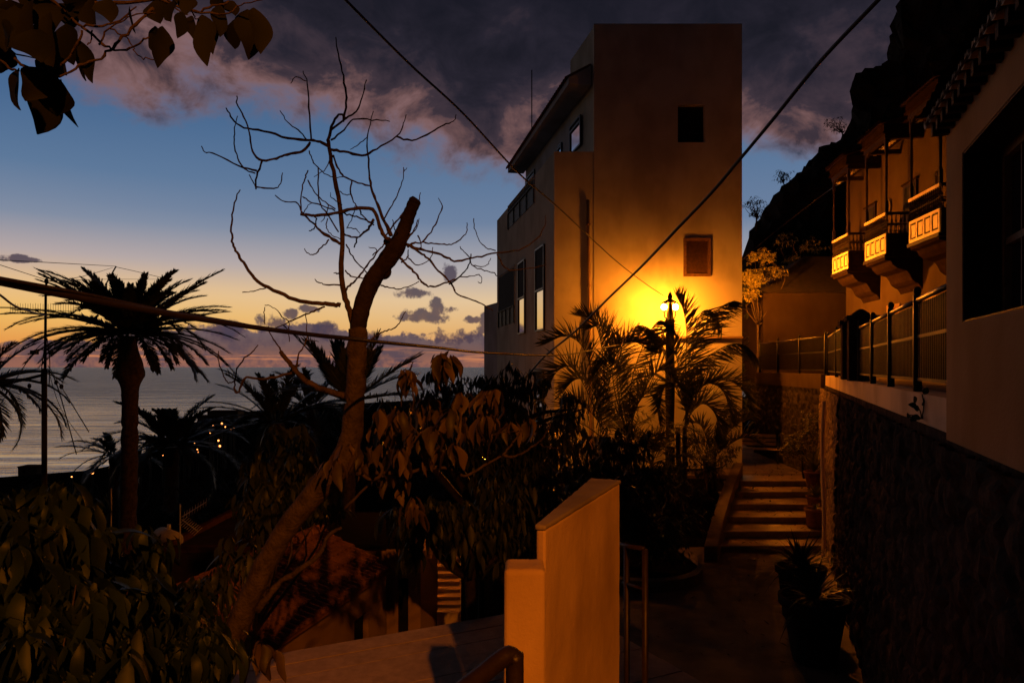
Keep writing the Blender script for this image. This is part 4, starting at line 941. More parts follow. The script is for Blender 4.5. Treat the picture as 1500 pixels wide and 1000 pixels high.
BR = [ # (points, width at start, width at end in px)
 ([(521, 485), (512, 455), (504, 430), (500, 395), (502, 350), (497, 300), (488, 250), (481, 206)], 12, 7),
 ([(480, 206), (488, 180), (499, 167), (507, 174)], 6, 4), ([(503, 178), (507, 150), (506, 128), (501, 104), (494, 72), (492, 55)], 5, 2),
 ([(485, 190), (507, 174), (522, 163), (530, 142), (537, 117)], 4.5, 2), ([(485, 205), (504, 190), (518, 175), (545, 176), (571, 178)], 4, 1.6),
 ([(481, 214), (469, 208), (454, 206), (421, 203), (386, 192), (357, 187), (340, 174), (331, 158)], 6, 2.4),
 ([(456, 205), (453, 168), (450, 123), (444, 104)], 3.6, 1.6), ([(448, 119), (434, 113), (426, 122)], 2.2, 1.4), ([(450, 206), (436, 190), (421, 179), (410, 162)], 3, 1.6),
 ([(454, 209), (443, 222), (421, 226), (405, 232), (384, 235), (370, 222), (366, 200), (357, 171), (347, 152), (347, 141)], 5.5, 2),
 ([(384, 235), (376, 258), (375, 277)], 4.5, 3), ([(376, 274), (396, 276), (410, 272), (414, 253)], 3.4, 1.8),
 ([(376, 250), (350, 243), (318, 227), (300, 222), (295, 214)], 3.2, 1.8), ([(374, 254), (357, 246), (346, 226), (343, 205), (344, 188), (348, 170)], 3, 1.6), ([(365, 256), (372, 268), (375, 274)], 2, 2),
 ([(484, 219), (504, 222), (530, 228), (552, 219), (581, 199), (590, 185), (595, 168)], 5.5, 1.8), ([(581, 200), (603, 206), (632, 194), (650, 183), (664, 178), (668, 168)], 4, 1.8),
 ([(573, 345), (561, 320), (553, 300), (544, 274), (541, 250), (539, 228), (538, 200), (547, 163)], 7, 1.8), ([(538, 201), (525, 212), (513, 219)], 2, 1.4),
 ([(488, 228), (495, 245), (504, 258), (520, 266), (541, 272)], 3.6, 3.2), ([(562, 322), (574, 300), (584, 283), (590, 262), (591, 245)], 3, 1.4), ([(591, 252), (596, 246)], 1.6, 1.2),
 ([(453, 221), (458, 236), (466, 245), (478, 256), (490, 260), (504, 259)], 2.4, 1.6), ([(482, 236), (474, 250), (460, 259)], 2, 1.2),
 ([(498, 357), (485, 350), (472, 341), (458, 326), (443, 312), (434, 296), (418, 296), (403, 286)], 5, 1.8),
 ([(451, 250), (446, 262), (442, 277), (441, 315)], 2.8, 2.2), ([(451, 264), (460, 280), (472, 293), (491, 306)], 2.4, 2.4), ([(466, 245), (467, 290), (480, 315), (496, 340)], 2.6, 2.6),
 ([(443, 288), (455, 296), (472, 301), (491, 309)], 2.4, 2.4), ([(444, 314), (450, 302), (456, 298)], 2, 1.2), ([(460, 316), (464, 322), (459, 335), (453, 338)], 3, 2),
 ([(440, 314), (455, 315), (464, 316), (498, 311), (520, 306), (546, 307), (555, 328), (563, 345), (572, 352)], 4.5, 8),
 ([(547, 322), (541, 333), (533, 341), (524, 348), (512, 346), (501, 342)], 5, 3), ([(524, 347), (519, 362)], 3, 2.6), ([(499, 310), (512, 315), (523, 318), (548, 326)], 3, 3),
 ([(515, 264), (513, 280), (518, 295), (527, 308), (533, 318), (548, 330)], 2.8, 3), ([(498, 280), (505, 285), (513, 285)], 1.8, 1.8),
 ([(520, 302), (516, 318), (508, 335)], 2, 1.4), ([(481, 300), (478, 315), (470, 325)], 2, 1.4), ([(501, 300), (486, 290), (484, 282)], 2, 1.2),
 ([(480, 320), (478, 332), (484, 342), (498, 350)], 2.2, 2), ([(508, 333), (520, 335), (527, 342)], 2, 1.4),
 ([(565, 345), (580, 325), (594, 307)], 3.4, 2.4), ([(585, 345), (578, 335), (575, 322)], 2.2, 1.4), ([(600, 320), (612, 300), (616, 282)], 3, 1.6), ([(598, 345), (610, 335), (614, 320)], 2.4, 1.4),
 ([(597, 362), (606, 356), (619, 354), (635, 334), (642, 318), (647, 302), (642, 290)], 4, 1.8), ([(620, 354), (635, 357), (651, 358), (664, 357), (674, 350), (683, 340), (684, 326)], 3, 1.6),
 ([(590, 360), (604, 340), (612, 322)], 3.4, 2), ([(612, 345), (618, 360), (612, 366)], 2.6, 2),
 ([(595, 358), (618, 366), (642, 371), (658, 379), (670, 382), (699, 377), (728, 370), (760, 366), (785, 350), (798, 330), (799, 315)], 5, 1.6),
 ([(694, 320), (696, 338), (702, 352), (712, 363), (726, 367)], 1.6, 2.2), ([(728, 372), (738, 390), (750, 396), (775, 392), (800, 388)], 3, 1.6),
 ([(600, 360), (615, 370), (626, 378), (640, 395), (651, 404), (662, 418), (670, 431), (693, 439), (708, 446), (722, 455)], 4.6, 2),
 ([(585, 375), (593, 386), (606, 397), (614, 408), (622, 416), (634, 420), (648, 416), (661, 412), (674, 406), (688, 405), (702, 402)], 5, 1.8), ([(702, 402), (706, 408), (704, 415), (700, 412)], 1.8, 1.2),
 ([(658, 416), (675, 404), (685, 392), (688, 380), (682, 371), (674, 361)], 3, 1.4), ([(690, 372), (691, 388), (709, 396), (722, 399), (728, 404)], 2.4, 1.8), ([(691, 388), (702, 390), (714, 388), (719, 378)], 2, 1.2),
 ([(558, 418), (570, 421), (584, 423), (600, 419), (614, 412)], 3, 1.6), ([(598, 378), (610, 388), (622, 385), (632, 376), (634, 362)], 2.6, 1.4), ([(588, 384), (596, 378), (598, 366)], 3.4, 2.4),
 ([(499, 447), (485, 446), (472, 444), (440, 441), (408, 428), (382, 415), (367, 400), (357, 385), (347, 370), (341, 357), (339, 338), (341, 315), (345, 292), (352, 278)], 9, 2),
 ([(389, 422), (372, 426), (355, 428)], 2.6, 1.6), ([(476, 449), (460, 456), (446, 461), (424, 471), (404, 480)], 3.6, 2), ([(424, 471), (413, 463), (400, 450), (388, 447)], 2.4, 1.4), ([(424, 500), (423, 480), (424, 470)], 2.2, 1.8), ([(388, 474), (387, 460), (388, 450)], 2, 1.4),
 ([(500, 418), (478, 417), (466, 413), (461, 409)], 3, 1.4), ([(503, 360), (490, 350), (474, 341), (466, 336)], 4, 2.4), ([(482, 351), (474, 360), (463, 371), (454, 373), (446, 364)], 3, 1.6),
 ([(504, 430), (512, 418), (523, 409), (534, 394), (546, 378), (556, 366), (564, 356)], 4, 2.4), ([(507, 358), (514, 372), (523, 385), (535, 396), (543, 405)], 3, 2.4), ([(506, 396), (514, 404), (528, 407), (538, 406)], 3, 2.4), ([(546, 374), (552, 366), (540, 362)], 2.4, 1.4), ([(498, 400), (489, 400)], 3, 1.6),
 ([(505, 579), (494, 577), (482, 573), (469, 569), (455, 561), (446, 556), (436, 546), (427, 535), (418, 524), (411, 515)], 12, 8),
 ([(428, 546), (415, 549), (402, 553), (380, 555), (360, 553), (352, 566), (349, 575), (344, 571), (345, 555), (347, 540), (358, 525), (370, 515), (378, 505)], 5, 2),
 ([(344, 557), (338, 561), (331, 557), (325, 543), (320, 529), (320, 514)], 2.6, 1.8), ([(435, 541), (435, 530), (437, 519), (445, 508), (450, 496), (449, 478), (448, 458)], 4, 1.8), ([(450, 498), (460, 499), (467, 500)], 2.4, 1.6), ([(414, 516), (405, 503), (397, 490), (393, 478)], 3.4, 2.4),
 ([(540, 500), (550, 493), (558, 487), (570, 483), (581, 478), (588, 468), (594, 456)], 3.4, 2),
 ([(522, 694), (545, 692), (570, 693), (592, 692), (612, 689), (637, 685), (650, 685), (665, 689), (680, 697), (696, 690), (712, 680), (725, 673), (737, 665), (750, 650), (760, 636), (765, 628)], 8, 3),
 ([(735, 666), (748, 669), (762, 665), (776, 657), (790, 647), (799, 636), (806, 622)], 5, 3), ([(715, 677), (714, 668), (716, 656), (719, 641), (722, 625)], 3.4, 2), ([(707, 641), (720, 637), (735, 633), (750, 632), (763, 631)], 2.6, 2), ([(790, 650), (800, 654), (820, 657)], 2, 1.2),
 ([(505, 745), (520, 730), (537, 712), (546, 700), (550, 680), (553, 662)], 6, 3),
 ([(376, 894), (390, 876), (406, 858)], 15, 10), ([(428, 842), (446, 828), (464, 815), (473, 800), (480, 786), (490, 777), (500, 772)], 11, 5), ([(395, 866), (412, 850), (428, 842)], 9, 11),
 ([(600, 640), (602, 615), (606, 590), (604, 570), (600, 550), (604, 535)], 4, 2), ([(637, 685), (625, 660), (616, 640), (600, 620)], 4, 3), ([(592, 560), (598, 545), (605, 530)], 3, 2),
]
mb = MB()
for pts, a, b in BR: bpath(pts, px2r(a), px2r(b), mb, drift=0 if a >= 9 else None)
mb.build('branches', M['bark'], tree, True)
# remaining leaves, hanging in loose bunches
mb = MB(); tips = []
for (x, y, n, sx, sy) in ((600, 545, 3, 10, 6), (645, 522, 4, 14, 6), (600, 600, 7, 45, 22), (665, 600, 9, 45, 25), (585, 640, 8, 40, 22), (700, 600, 6, 30, 25), (540, 670, 5, 30, 25), (720, 590, 5, 35, 22), (650, 640, 6, 50, 20), (760, 618, 2, 14, 6), (575, 698, 3, 30, 12), (620, 735, 2, 25, 14), (470, 690, 4, 30, 20), (385, 945, 3, 12, 12)):
    for _ in range(n): tips.append(P(x+rng.uniform(-1, 1)*sx, y+rng.uniform(-1, 1)*sy, TD+rng.uniform(-.35, .8)))
whorls(mb, tips, .155, .052, k=(4, 8), hang=1.15, spread=.04, rows=7, curl=.3, waviness=.16, fold=.5)
mb.build('leaves', M['leaf_dry'], tree, True)
adopt(tree)

# overhanging branch, top left
ob = thing('overhanging_tree', 'dark leafy branch hanging into the top left corner of the sky', 'tree', (-3.2, 2.0, -3.95))
mb = MB(); mb.tube(smooth_path([(-3.3, 1.9, -4), (-3.2, 1.9, -1), (-2.9, 2.0, .8), (-2.3, 2.1, 1.6)], 5), [.13]*6+[.1]*5+[.06]*5, 12); mb.build('trunk', M['bark'], ob, True)
mb = MB(); OD = 2.2; w2 = lambda w_: px2r(w_, OD)
mb.tube(smooth_path([(-2.3, 2.1, 1.6), P(-150, -60, OD), P(-60, -30, OD), P(0, -10, OD)], 4), np.linspace(.06, .012, 13), 8)
for pts, a, b in [([(-60, -40), (40, -12), (110, 0), (170, 5), (232, 0), (285, 18), (312, 9), (335, 2)], 9, 4), ([(225, 12), (205, 30), (180, 55), (160, 74), (140, 88), (110, 100), (88, 112), (70, 104)], 7, 4), ([(75, 0), (100, 22), (120, 38), (150, 38), (175, 30), (200, 10)], 6, 3),
   ([(120, 40), (150, 64), (165, 72), (190, 72), (205, 62), (218, 55)], 5, 3), ([(160, 42), (185, 56), (195, 70), (205, 84), (225, 88)], 3, 2), ([(145, 66), (155, 48), (175, 32), (200, 22), (228, 20)], 4, 2), ([(0, 20), (10, 60), (25, 90), (50, 100), (88, 96), (110, 70), (120, 45)], 6, 4), ([(10, 70), (40, 84), (70, 80)], 3, 2), ([(0, 85), (15, 100), (28, 104)], 6, 3), ([(285, 18), (330, 20), (352, 8), (385, 0)], 4, 2), ([(278, 10), (284, 25), (290, 28)], 3, 2), ([(135, 45), (133, 60), (128, 66)], 3, 2), ([(245, 0), (258, 14), (275, 22)], 4, 2)]:
    bpath(pts, w2(a), w2(b), mb, D0=OD, drift=rng.normal()*.08)
mb.build('branches', M['bark'], ob, True)
mb = MB()
LV = [(8, 0, 10, 70, 44), (40, 5, 45, 75, 48), (70, 20, 60, 95, 40), (20, 45, 5, 60, 40), (95, 35, 100, 95, 40), (115, 55, 125, 118, 30), (85, 60, 95, 110, 38), (30, 100, 15, 158, 50), (55, 100, 45, 150, 40), (80, 112, 55, 196, 44), (88, 115, 104, 188, 34), (75, 110, 85, 170, 44), (60, 5, 80, 50, 40), (100, 5, 100, 40, 34), (130, 0, 135, 36, 34), (155, 0, 160, 30, 30), (190, 10, 198, 50, 20), (120, 60, 135, 120, 20),
      (240, 40, 232, 98, 28), (236, 42, 226, 78, 20), (228, 38, 222, 72, 16), (232, 0, 232, 34, 34), (255, 0, 250, 30, 30), (268, 18, 262, 56, 18), (278, 24, 281, 54, 16), (298, 22, 302, 94, 28), (302, 24, 314, 78, 20), (322, 8, 322, 52, 20), (345, 26, 342, 74, 24), (362, 14, 368, 86, 34), (374, 12, 386, 78, 30), (330, 2, 345, 22, 28), (270, -5, 275, 20, 26), (318, -12, 322, 12, 24), (5, 60, -5, 110, 40), (45, 45, 60, 90, 50), (20, 0, 30, 50, 50), (60, -20, 66, 30, 50), (0, -20, 0, 30, 60), (105, -20, 112, 20, 50), (50, 90, 95, 110, 30)]
pos = []; dd = []; LL = []; WW = []; uu = []
for a, b, c_, d_, w_ in LV:
    D = OD+rng.normal()*.09; p, q_ = P(a, b, D), P(c_, d_, D+rng.normal()*.05); pos.append(p); dd.append(q_-p); LL.append(np.linalg.norm(q_-p)*1.02); WW.append(w_*D/F*1.1); uu.append([rng.normal()*.6, -1, .35+rng.normal()*.2])
leaf_batch(mb, np.array(pos), np.array(dd), np.array(uu), np.array(LL), np.array(WW), rows=10, curl=.12, waviness=.10, fold=.3)
mb.build('leaves', M['leaf_over'], ob, True); adopt(ob)

# ================================================================== FOREGROUND SHRUBS
def fg_shrub(name, label, blobs, n, ln, wd, m, foot, gz, k=(5, 8), trunk_r=.03, group=None, hang=.75):
    return leafy(name, label, 'shrub', blobs, n, ln, wd, m, M['bark'], foot=foot, gz=gz, trunk_r=trunk_r, rows=6, hang=hang, k=k, waviness=.12, limbs=n//8, fork=.85, curl=.55, crownname='foliage', group=group)
G = 'broad-leaved shrubs in the lower left foreground'
fg_shrub('broad_leaved_shrub', 'big-leaved shrub filling the lower left corner', [(60, 800, 3.0, 90, 75), (20, 890, 2.8, 90, 80), (120, 900, 2.9, 90, 80), (60, 960, 2.6, 110, 60), (-20, 760, 3.0, 60, 50), (60, 735, 3.2, 70, 30)], 240, .15, .046, M['leaf_fg'], (-2.0, 3.0), -4.0, group=G)
fg_shrub('broad_leaved_shrub', 'big-leaved shrub directly below the palm trunk, with drooping leaf rosettes', [(190, 830, 3.5, 55, 50), (230, 900, 3.4, 70, 60), (290, 940, 3.3, 60, 50), (180, 970, 3.2, 90, 50)], 170, .135, .038, M['leaf_fg'], (-1.8, 3.5), -4.0, group=G)
fg_shrub('broad_leaved_shrub', 'shrub with narrow curled leaves between the palm trunk and the leaning tree', [(290, 860, 4.9, 50, 30), (340, 820, 5.0, 40, 40), (255, 880, 4.8, 40, 30), (300, 910, 4.8, 40, 30)], 80, .14, .038, M['leaf_olive'], (-2.1, 5.0), -5.0, group=G)
fg_shrub('broad_leaved_shrub', 'leafy shrub behind the middle of the leaning trunk, left of the tiled roof', [(415, 690, 6.2, 60, 34), (390, 740, 6.0, 50, 34), (470, 740, 6.3, 40, 40), (430, 640, 6.4, 40, 30)], 100, .155, .045, M['leaf_olive'], (-3.3, 6.4), -6.6, group=G)
leafy('dead_leaf_tree', 'tree with long drooping leaves over the clay tile roof', 'tree', [(620, 748, 9.2, 60, 26), (690, 765, 9.4, 56, 34), (604, 795, 9.3, 28, 26), (740, 730, 9.7, 50, 34), (712, 800, 9.7, 28, 34), (740, 780, 9.8, 40, 40)], 260, .23, .06, M['leaf_olive'], M['bark_dark'], foot=(-.55, 10.1), trunk_r=.10, fork=.93, rows=4, hang=1.1, k=(5, 8), gz=-6.6)

# ================================================================== TREES, MIDDLE DISTANCE
leafy('mango_tree', 'dark dense tree in front of the left corner of the apartment block', 'tree', [(705, 585, 13, 44, 48), (655, 572, 14, 40, 40), (600, 610, 15, 50, 36), (752, 570, 13.4, 44, 46), (725, 640, 13, 64, 56), (800, 650, 13.5, 50, 44), (755, 700, 12.6, 60, 44), (830, 600, 14, 28, 34)], 640, .26, .06, M['leaf_dark'], M['bark_dark'], foot=(-.1, 13.2), trunk_r=.2, rows=2, hang=.9, k=(6, 9), limbs=24, mid=False, gz=-6.6)
leafy('rubber_tree', 'black silhouetted bush under the garden palms, left of the lamp post', 'tree', [(850, 680, 15, 54, 46), (905, 660, 15.5, 46, 44), (870, 730, 14.4, 70, 44), (940, 720, 15, 52, 46), (800, 730, 14, 50, 40)], 460, .24, .07, M['leaf_dark'], M['bark_dark'], foot=(1.6, 15.3), trunk_r=.16, rows=2, hang=.7, k=(6, 9), limbs=20, mid=False, gz=-5.0)
leafy('planter_shrub', 'dark shrub in the bed between the foreground wall and the path kerb', 'shrub', [(960, 780, 13.2, 50, 40), (1005, 740, 14.5, 36, 44), (930, 740, 13.5, 36, 40), (985, 690, 16.5, 34, 30)], 260, .18, .05, M['leaf_dark'], M['bark_dark'], foot=(2.6, 14.0), trunk_r=.07, rows=2, hang=.5, k=(6, 9), limbs=16, mid=False, gz=ZG)
leafy('planter_shrub', 'low bush at the foot of the apartment wall, right of the lamp post', 'shrub', [(1035, 680, 18.5, 30, 24), (1060, 660, 19, 22, 20), (1015, 650, 19, 26, 20)], 150, .16, .035, M['leaf_areca'], M['bark_dark'], foot=(5.2, 18.8), trunk_r=.05, rows=2, hang=.3, k=(6, 9), limbs=12, mid=False, gz=-3.2)
leafy('flowering_shrub', 'small-leaved glossy shrub beside the steps, right of the bench', 'shrub', [(1172, 640, 19.5, 24, 22), (1188, 618, 19.6, 16, 20), (1160, 655, 19, 18, 14)], 170, .09, .05, M['leaf_areca'], M['bark_dark'], foot=(8.0, 19.6), trunk_r=.03, rows=2, hang=.3, k=(5, 8), limbs=12, mid=False, gz=ZL)
leafy('wall_creeper', 'dark creeper mass growing up behind the right edge of the apartment block', 'climbing plant', [(1104, 520, 29, 18, 50), (1102, 440, 29, 16, 40), (1106, 585, 28.5, 18, 34)], 260, .26, .10, M['leaf_dark'], M['bark_dark'], foot=(9.6, 29), trunk_r=.08, rows=2, hang=.6, k=(5, 8), limbs=10, mid=False, gz=ZL)
leafy('acacia_tree', 'feathery tree lit gold behind the right edge of the apartment block', 'tree', [(1116, 375, 27.6, 20, 12), (1098, 402, 27, 16, 10), (1130, 398, 27.4, 20, 9), (1100, 430, 26.6, 14, 12), (1108, 410, 26.6, 18, 10)], 420, .13, .04, M['leaf_lit'], M['bark'], foot=(9.2, 26.9), trunk_r=.05, rows=2, hang=.35, k=(6, 9), limbs=16, mid=False, gz=-1, group='trees on the slope below the cliff')
leafy('acacia_tree', 'dim slender tree on the slope, between the gold tree and the far balcony', 'tree', [(1165, 385, 31, 26, 14), (1192, 360, 32, 20, 12), (1150, 350, 31, 16, 10), (1200, 395, 31, 16, 8)], 170, .2, .05, M['leaf_lit'], M['bark'], foot=(13.6, 34.6), trunk_r=.06, rows=2, hang=.35, k=(5, 8), limbs=18, mid=False, gz=1.0, group='trees on the slope below the cliff')
leafy('acacia_tree', 'round little tree silhouetted against the blue gap at the cliff foot', 'tree', [(1106, 298, 44, 19, 12), (1112, 312, 44, 15, 10)], 60, .26, .06, M['leaf_dark'], M['bark_dark'], foot=(15.0, 44), trunk_r=.06, rows=2, hang=.3, k=(5, 7), limbs=22, mid=False, gz=8.4, group='trees on the cliff edge')
leafy('acacia_tree', 'tiny tree on the cliff edge in the middle of the slope', 'tree', [(1146, 257, 60, 13, 9)], 34, .3, .07, M['leaf_dark'], M['bark_dark'], foot=(22.9, 60), trunk_r=.06, rows=2, hang=.3, k=(5, 7), limbs=16, mid=False, gz=14.6, group='trees on the cliff edge')
leafy('acacia_tree', 'small spreading tree highest on the cliff edge', 'tree', [(1224, 180, 60, 17, 9), (1235, 188, 60, 12, 8)], 50, .3, .07, M['leaf_dark'], M['bark_dark'], foot=(28.0, 60), trunk_r=.06, rows=2, hang=.3, k=(5, 7), limbs=20, mid=False, gz=18.8, group='trees on the cliff edge')
def far_tree(label, blobs, n, ln=.8, D=None, foot=None):
    c = P(*blobs[0][:3]); leafy('dark_tree', label, 'tree', blobs, n, ln, ln*.4, M['leaf_dark'], M['bark_dark'], foot=foot or (c[0], c[1]), trunk_r=.22, rows=1, hang=.6, k=(5, 7), limbs=8, mid=False, group='dark trees on the slope down to the coast')
far_tree('broad dark tree left of the leaning trunk, above the town lights', [(400, 660, 40, 60, 40), (455, 650, 42, 50, 40), (350, 680, 38, 40, 34), (480, 610, 42, 40, 26)], 320, .7)
far_tree('dark tree mass behind the leaning trunk below the spiky palm', [(560, 660, 36, 60, 46), (620, 640, 38, 40, 40), (650, 690, 36, 50, 50), (600, 592, 37, 46, 26), (650, 580, 38, 26, 24)], 380, .6)
far_tree('low dark tree right of the big palm trunk', [(270, 720, 34, 60, 36), (330, 740, 32, 60, 44)], 200, .6)
far_tree('low dark tree left of the big palm trunk', [(130, 730, 34, 70, 34), (60, 730, 34, 60, 34)], 180, .6)
far_tree('dark tree on the coast under the small palm', [(300, 660, 120, 30, 12), (345, 640, 125, 26, 18)], 120, 1.6)

# ================================================================== PALMS
def palm(label, x, y, D, nf, flen, trunk_r, gz=None, bulge=True, el=(-.55, 1.35), ll=.5, lw=.035, pairs=42, droop=1.25, seed=1, group='date palms below the terrace', name='date_palm', tbot=None, extra=None):
    global rng
    keep = rng; rng = np.random.default_rng(seed)
    c = P(x, y, D); g = ground(c[0], D) if gz is None else gz
    r = thing(name, label, 'palm tree', (c[0], D, g), group)
    mb = MB(); H = c[2]-g; n = 60
    zz = np.linspace(0, H, n); rad = trunk_r*(1+.05*np.sin(zz*9)+.10*(1-zz/H)+.03*rng.normal(size=n))
    if bulge: rad = rad*(1+.82*np.exp(-((zz-H+1.15)/.42)**2))
    mb.tube(np.stack([c[0]+.12*np.sin(zz/H*2), np.full(n, D), g+zz], 1)-np.array([.12*math.sin(2), 0, 0]), rad, 18); mb.build('trunk', M['palmtrunk'], r, True)
    cr = MB(); rc = MB()
    for i in range(nf):
        t = (i+.5)/nf; e = el[1]+(el[0]-el[1])*t**.9+rng.normal()*.12; a = i*2.39996+rng.normal()*.12
        frond(cr, rc, c+np.array([math.cos(a)*trunk_r*.7, math.sin(a)*trunk_r*.7, .1]), a, e, flen*(.85+.25*rng.random())*(.55+.45*min(1, t/.4))*(1 if t < .85 else .85), droop*(.55+.5*t)+rng.normal()*.2, pairs, ll, lw, rach=.04, vee=.30, fwd=.95, rows=2, ldroop=.12)
    cw = cr.build('crown', M['leaf_palm'], r); rc.build('frond_midribs', M['leaf_palm'], cw); rng = keep
    return adopt(r)
palm('big date palm with a swollen neck silhouetted against the sunset', 190, 492, 24, 112, 3.35, .25, seed=3, ll=.42, lw=.06, pairs=84, el=(-.15, 1.3), droop=.85)
palm('short date palm right of the big palm trunk, crown against the bright sea', 252, 655, 40, 30, 4.6, .35, seed=5, pairs=56, bulge=False, el=(-.1, 1.4), ll=.75, lw=.11, droop=1.3)
palm('date palm just left of the leaning trunk with upright spiky fronds', 405, 620, 30, 26, 3.6, .3, seed=8, bulge=False, el=(.0, 1.45), ll=.5, lw=.055, droop=.9)
palm('stiff spiky palm directly behind the leaning trunk', 512, 590, 26, 24, 3.2, .22, seed=9, bulge=False, el=(.1, 1.45), ll=.66, lw=.065, droop=.35, pairs=36)
palm('date palm cut off by the left edge of the picture', -32, 570, 14, 30, 1.75, .2, seed=12, bulge=False, el=(-.5, 1.3), ll=.30, lw=.03, droop=1.5)
palm('low dark palm left of the big palm trunk near the shore lights', 168, 668, 42, 22, 3.0, .3, seed=15, bulge=False, el=(-.3, .9), ll=.5, lw=.06, droop=1.2)

palm('date palm crown low behind the leaning trunk, right of the tiny town lights', 455, 600, 38, 24, 3.2, .28, seed=19, bulge=False, el=(-.1, 1.4), ll=.5, lw=.06, droop=1.1)
def areca(label, x, y, D, gz, stems, nf, flen, seed, el=(.2, 1.45), ll=.74, lw=.026, droop=1.9, pairs=50):
    global rng
    keep = rng; rng = np.random.default_rng(seed); c = P(x, y, D)
    r = thing('garden_palm', label, 'palm tree', (c[0], D, gz), 'feather palms around the street lamp')
    cr = MB(); rc = MB()
    for s in range(stems):
        a0 = s*6.28/stems+rng.random(); off = np.array([math.cos(a0), math.sin(a0), 0])*.22*(s > 0); top = c+off*2.2+np.array([0, 0, rng.normal()*.25])
        mb = MB(); b = np.array([c[0]+off[0]*.6, D+off[1]*.6, gz-.1]); pth = smooth_path([b, (b+top)/2+off*.15, top], 6); rr = .055*(1+.12*np.sin(np.arange(len(pth))*2.1)); mb.tube(pth, rr, 8); mb.build('trunk', M['palmtrunk'], r, True)
        for i in range(nf):
            t = (i+.5)/nf; e = el[1]+(el[0]-el[1])*t+rng.normal()*.1; a = a0+i*2.39996+rng.normal()*.3
            frond(cr, rc, top, a, e, flen*(.8+.3*rng.random()), droop*(.7+.4*rng.random()), pairs, ll, lw, rach=.016, vee=.5, fwd=.35, rows=3, ldroop=.35, start=.22)
    cw = cr.build('crown', M['leaf_areca'], r); rc.build('frond_midribs', M['leaf_areca'], cw); rng = keep
    return adopt(r)
def arching_palm(label, base, D, gz, fronds, seed, ll=.66, lw=.031, stems=3, extra=0, pairs=56):
    global rng
    keep = rng; rng = np.random.default_rng(seed); c = P(base[0], base[1], D)
    r = thing('garden_palm', label, 'palm tree', (c[0], D, gz), 'feather palms around the street lamp')
    cr = MB(); rc = MB()
    for s in range(stems):
        a0 = s*6.28/stems+rng.random(); off = np.array([math.cos(a0), math.sin(a0), 0])*.20*(s > 0); b = np.array([c[0]+off[0]*.6, D+off[1]*.6, gz-.1]); top = c+off*1.2
        mb = MB(); pth = smooth_path([b, (b+top)/2+off*.15, top], 6); rr = .06*(1+.12*np.sin(np.arange(len(pth))*2.1)); mb.tube(pth, rr, 8); mb.build('trunk', M['palmtrunk'], r, True)
    for f in fronds:
        dd = rng.uniform(-.9, .7); n = len(f); off = rng.normal(size=3)*.10
        frond_pts(cr, rc, [c*(1 if k == 0 else 0)+off*(k == 0)+(P(x, y, D+dd*(k/(n-1))) if k else 0) for k, (x, y) in enumerate(f)], pairs, ll*(.85+.3*rng.random()), lw)
    for i in range(extra):
        a = i*2.4+rng.random(); frond(cr, rc, c, a, .9+rng.normal()*.25, 1.9, 1.7, 40, ll*.8, lw*.8, rach=.014, vee=.5, fwd=.4, rows=3, ldroop=.35, start=.2)
    cw = cr.build('crown', M['leaf_areca'], r); rc.build('frond_midribs', M['leaf_areca'], cw); rng = keep
    return adopt(r)
arching_palm('feather palm left of the lamp, fronds fanning out over the corner of the apartment block', (880, 640), 17.6, -3.4,
    [[(0, 0), (872, 575), (858, 515), (830, 492), (796, 505)], [(0, 0), (868, 590), (840, 540), (815, 545), (800, 580)], [(0, 0), (885, 560), (880, 500), (868, 470), (846, 462)], [(0, 0), (862, 600), (838, 588), (820, 610), (812, 640)],
     [(0, 0), (890, 570), (902, 520), (925, 500), (950, 512)], [(0, 0), (878, 600), (860, 560), (842, 556), (826, 572)]], 31, extra=2)
arching_palm('feather palm immediately left of the lamp post with a tall arching frond', (918, 640), 18.3, -3.3,
    [[(0, 0), (904, 560), (912, 505), (932, 478), (955, 484), (974, 512)], [(0, 0), (900, 570), (893, 505), (880, 478), (862, 482)], [(0, 0), (925, 560), (945, 500), (965, 470), (985, 478)], [(0, 0), (935, 590), (958, 548), (980, 545), (998, 572)],
     [(0, 0), (912, 590), (905, 545), (890, 530), (872, 545)], [(0, 0), (930, 600), (948, 575), (960, 590), (966, 620)]], 32, extra=2)
arching_palm('feather palm right of the lamp post with spiky upright fronds', (1003, 625), 18.2, -3.2,
    [[(0, 0), (1008, 545), (1017, 485), (1030, 456), (1045, 458), (1058, 482)], [(0, 0), (1004, 545), (1006, 490), (1001, 455), (990, 432)], [(0, 0), (1012, 548), (1038, 522), (1068, 505), (1092, 506), (1112, 528)], [(0, 0), (1014, 575), (1044, 558), (1074, 560), (1094, 580), (1102, 606)],
     [(0, 0), (1014, 585), (1036, 562), (1060, 574), (1073, 618)], [(0, 0), (1016, 596), (1034, 592), (1050, 612), (1048, 645)], [(0, 0), (998, 560), (990, 520), (975, 505), (958, 515)], [(0, 0), (1012, 530), (1030, 480), (1056, 450), (1076, 440)], [(0, 0), (1000, 590), (985, 560), (972, 570), (966, 598)]], 33, stems=2, extra=1)
arching_palm('low feather palm at the right corner of the apartment wall', (1046, 668), 19.2, -3.2,
    [[(0, 0), (1046, 640), (1052, 612), (1066, 590)], [(0, 0), (1058, 645), (1078, 622), (1100, 612)], [(0, 0), (1062, 655), (1090, 640), (1114, 650)], [(0, 0), (1036, 645), (1026, 622), (1008, 618)], [(0, 0), (1050, 635), (1068, 610), (1086, 600)], [(0, 0), (1034, 655), (1018, 648), (1004, 660)]], 34, ll=.45, lw=.03, extra=2, pairs=36)
areca('low dense feather palm at the foot of the lamp post', 955, 680, 18.0, -3.3, 2, 7, 2.1, 25, ll=.6, lw=.034)

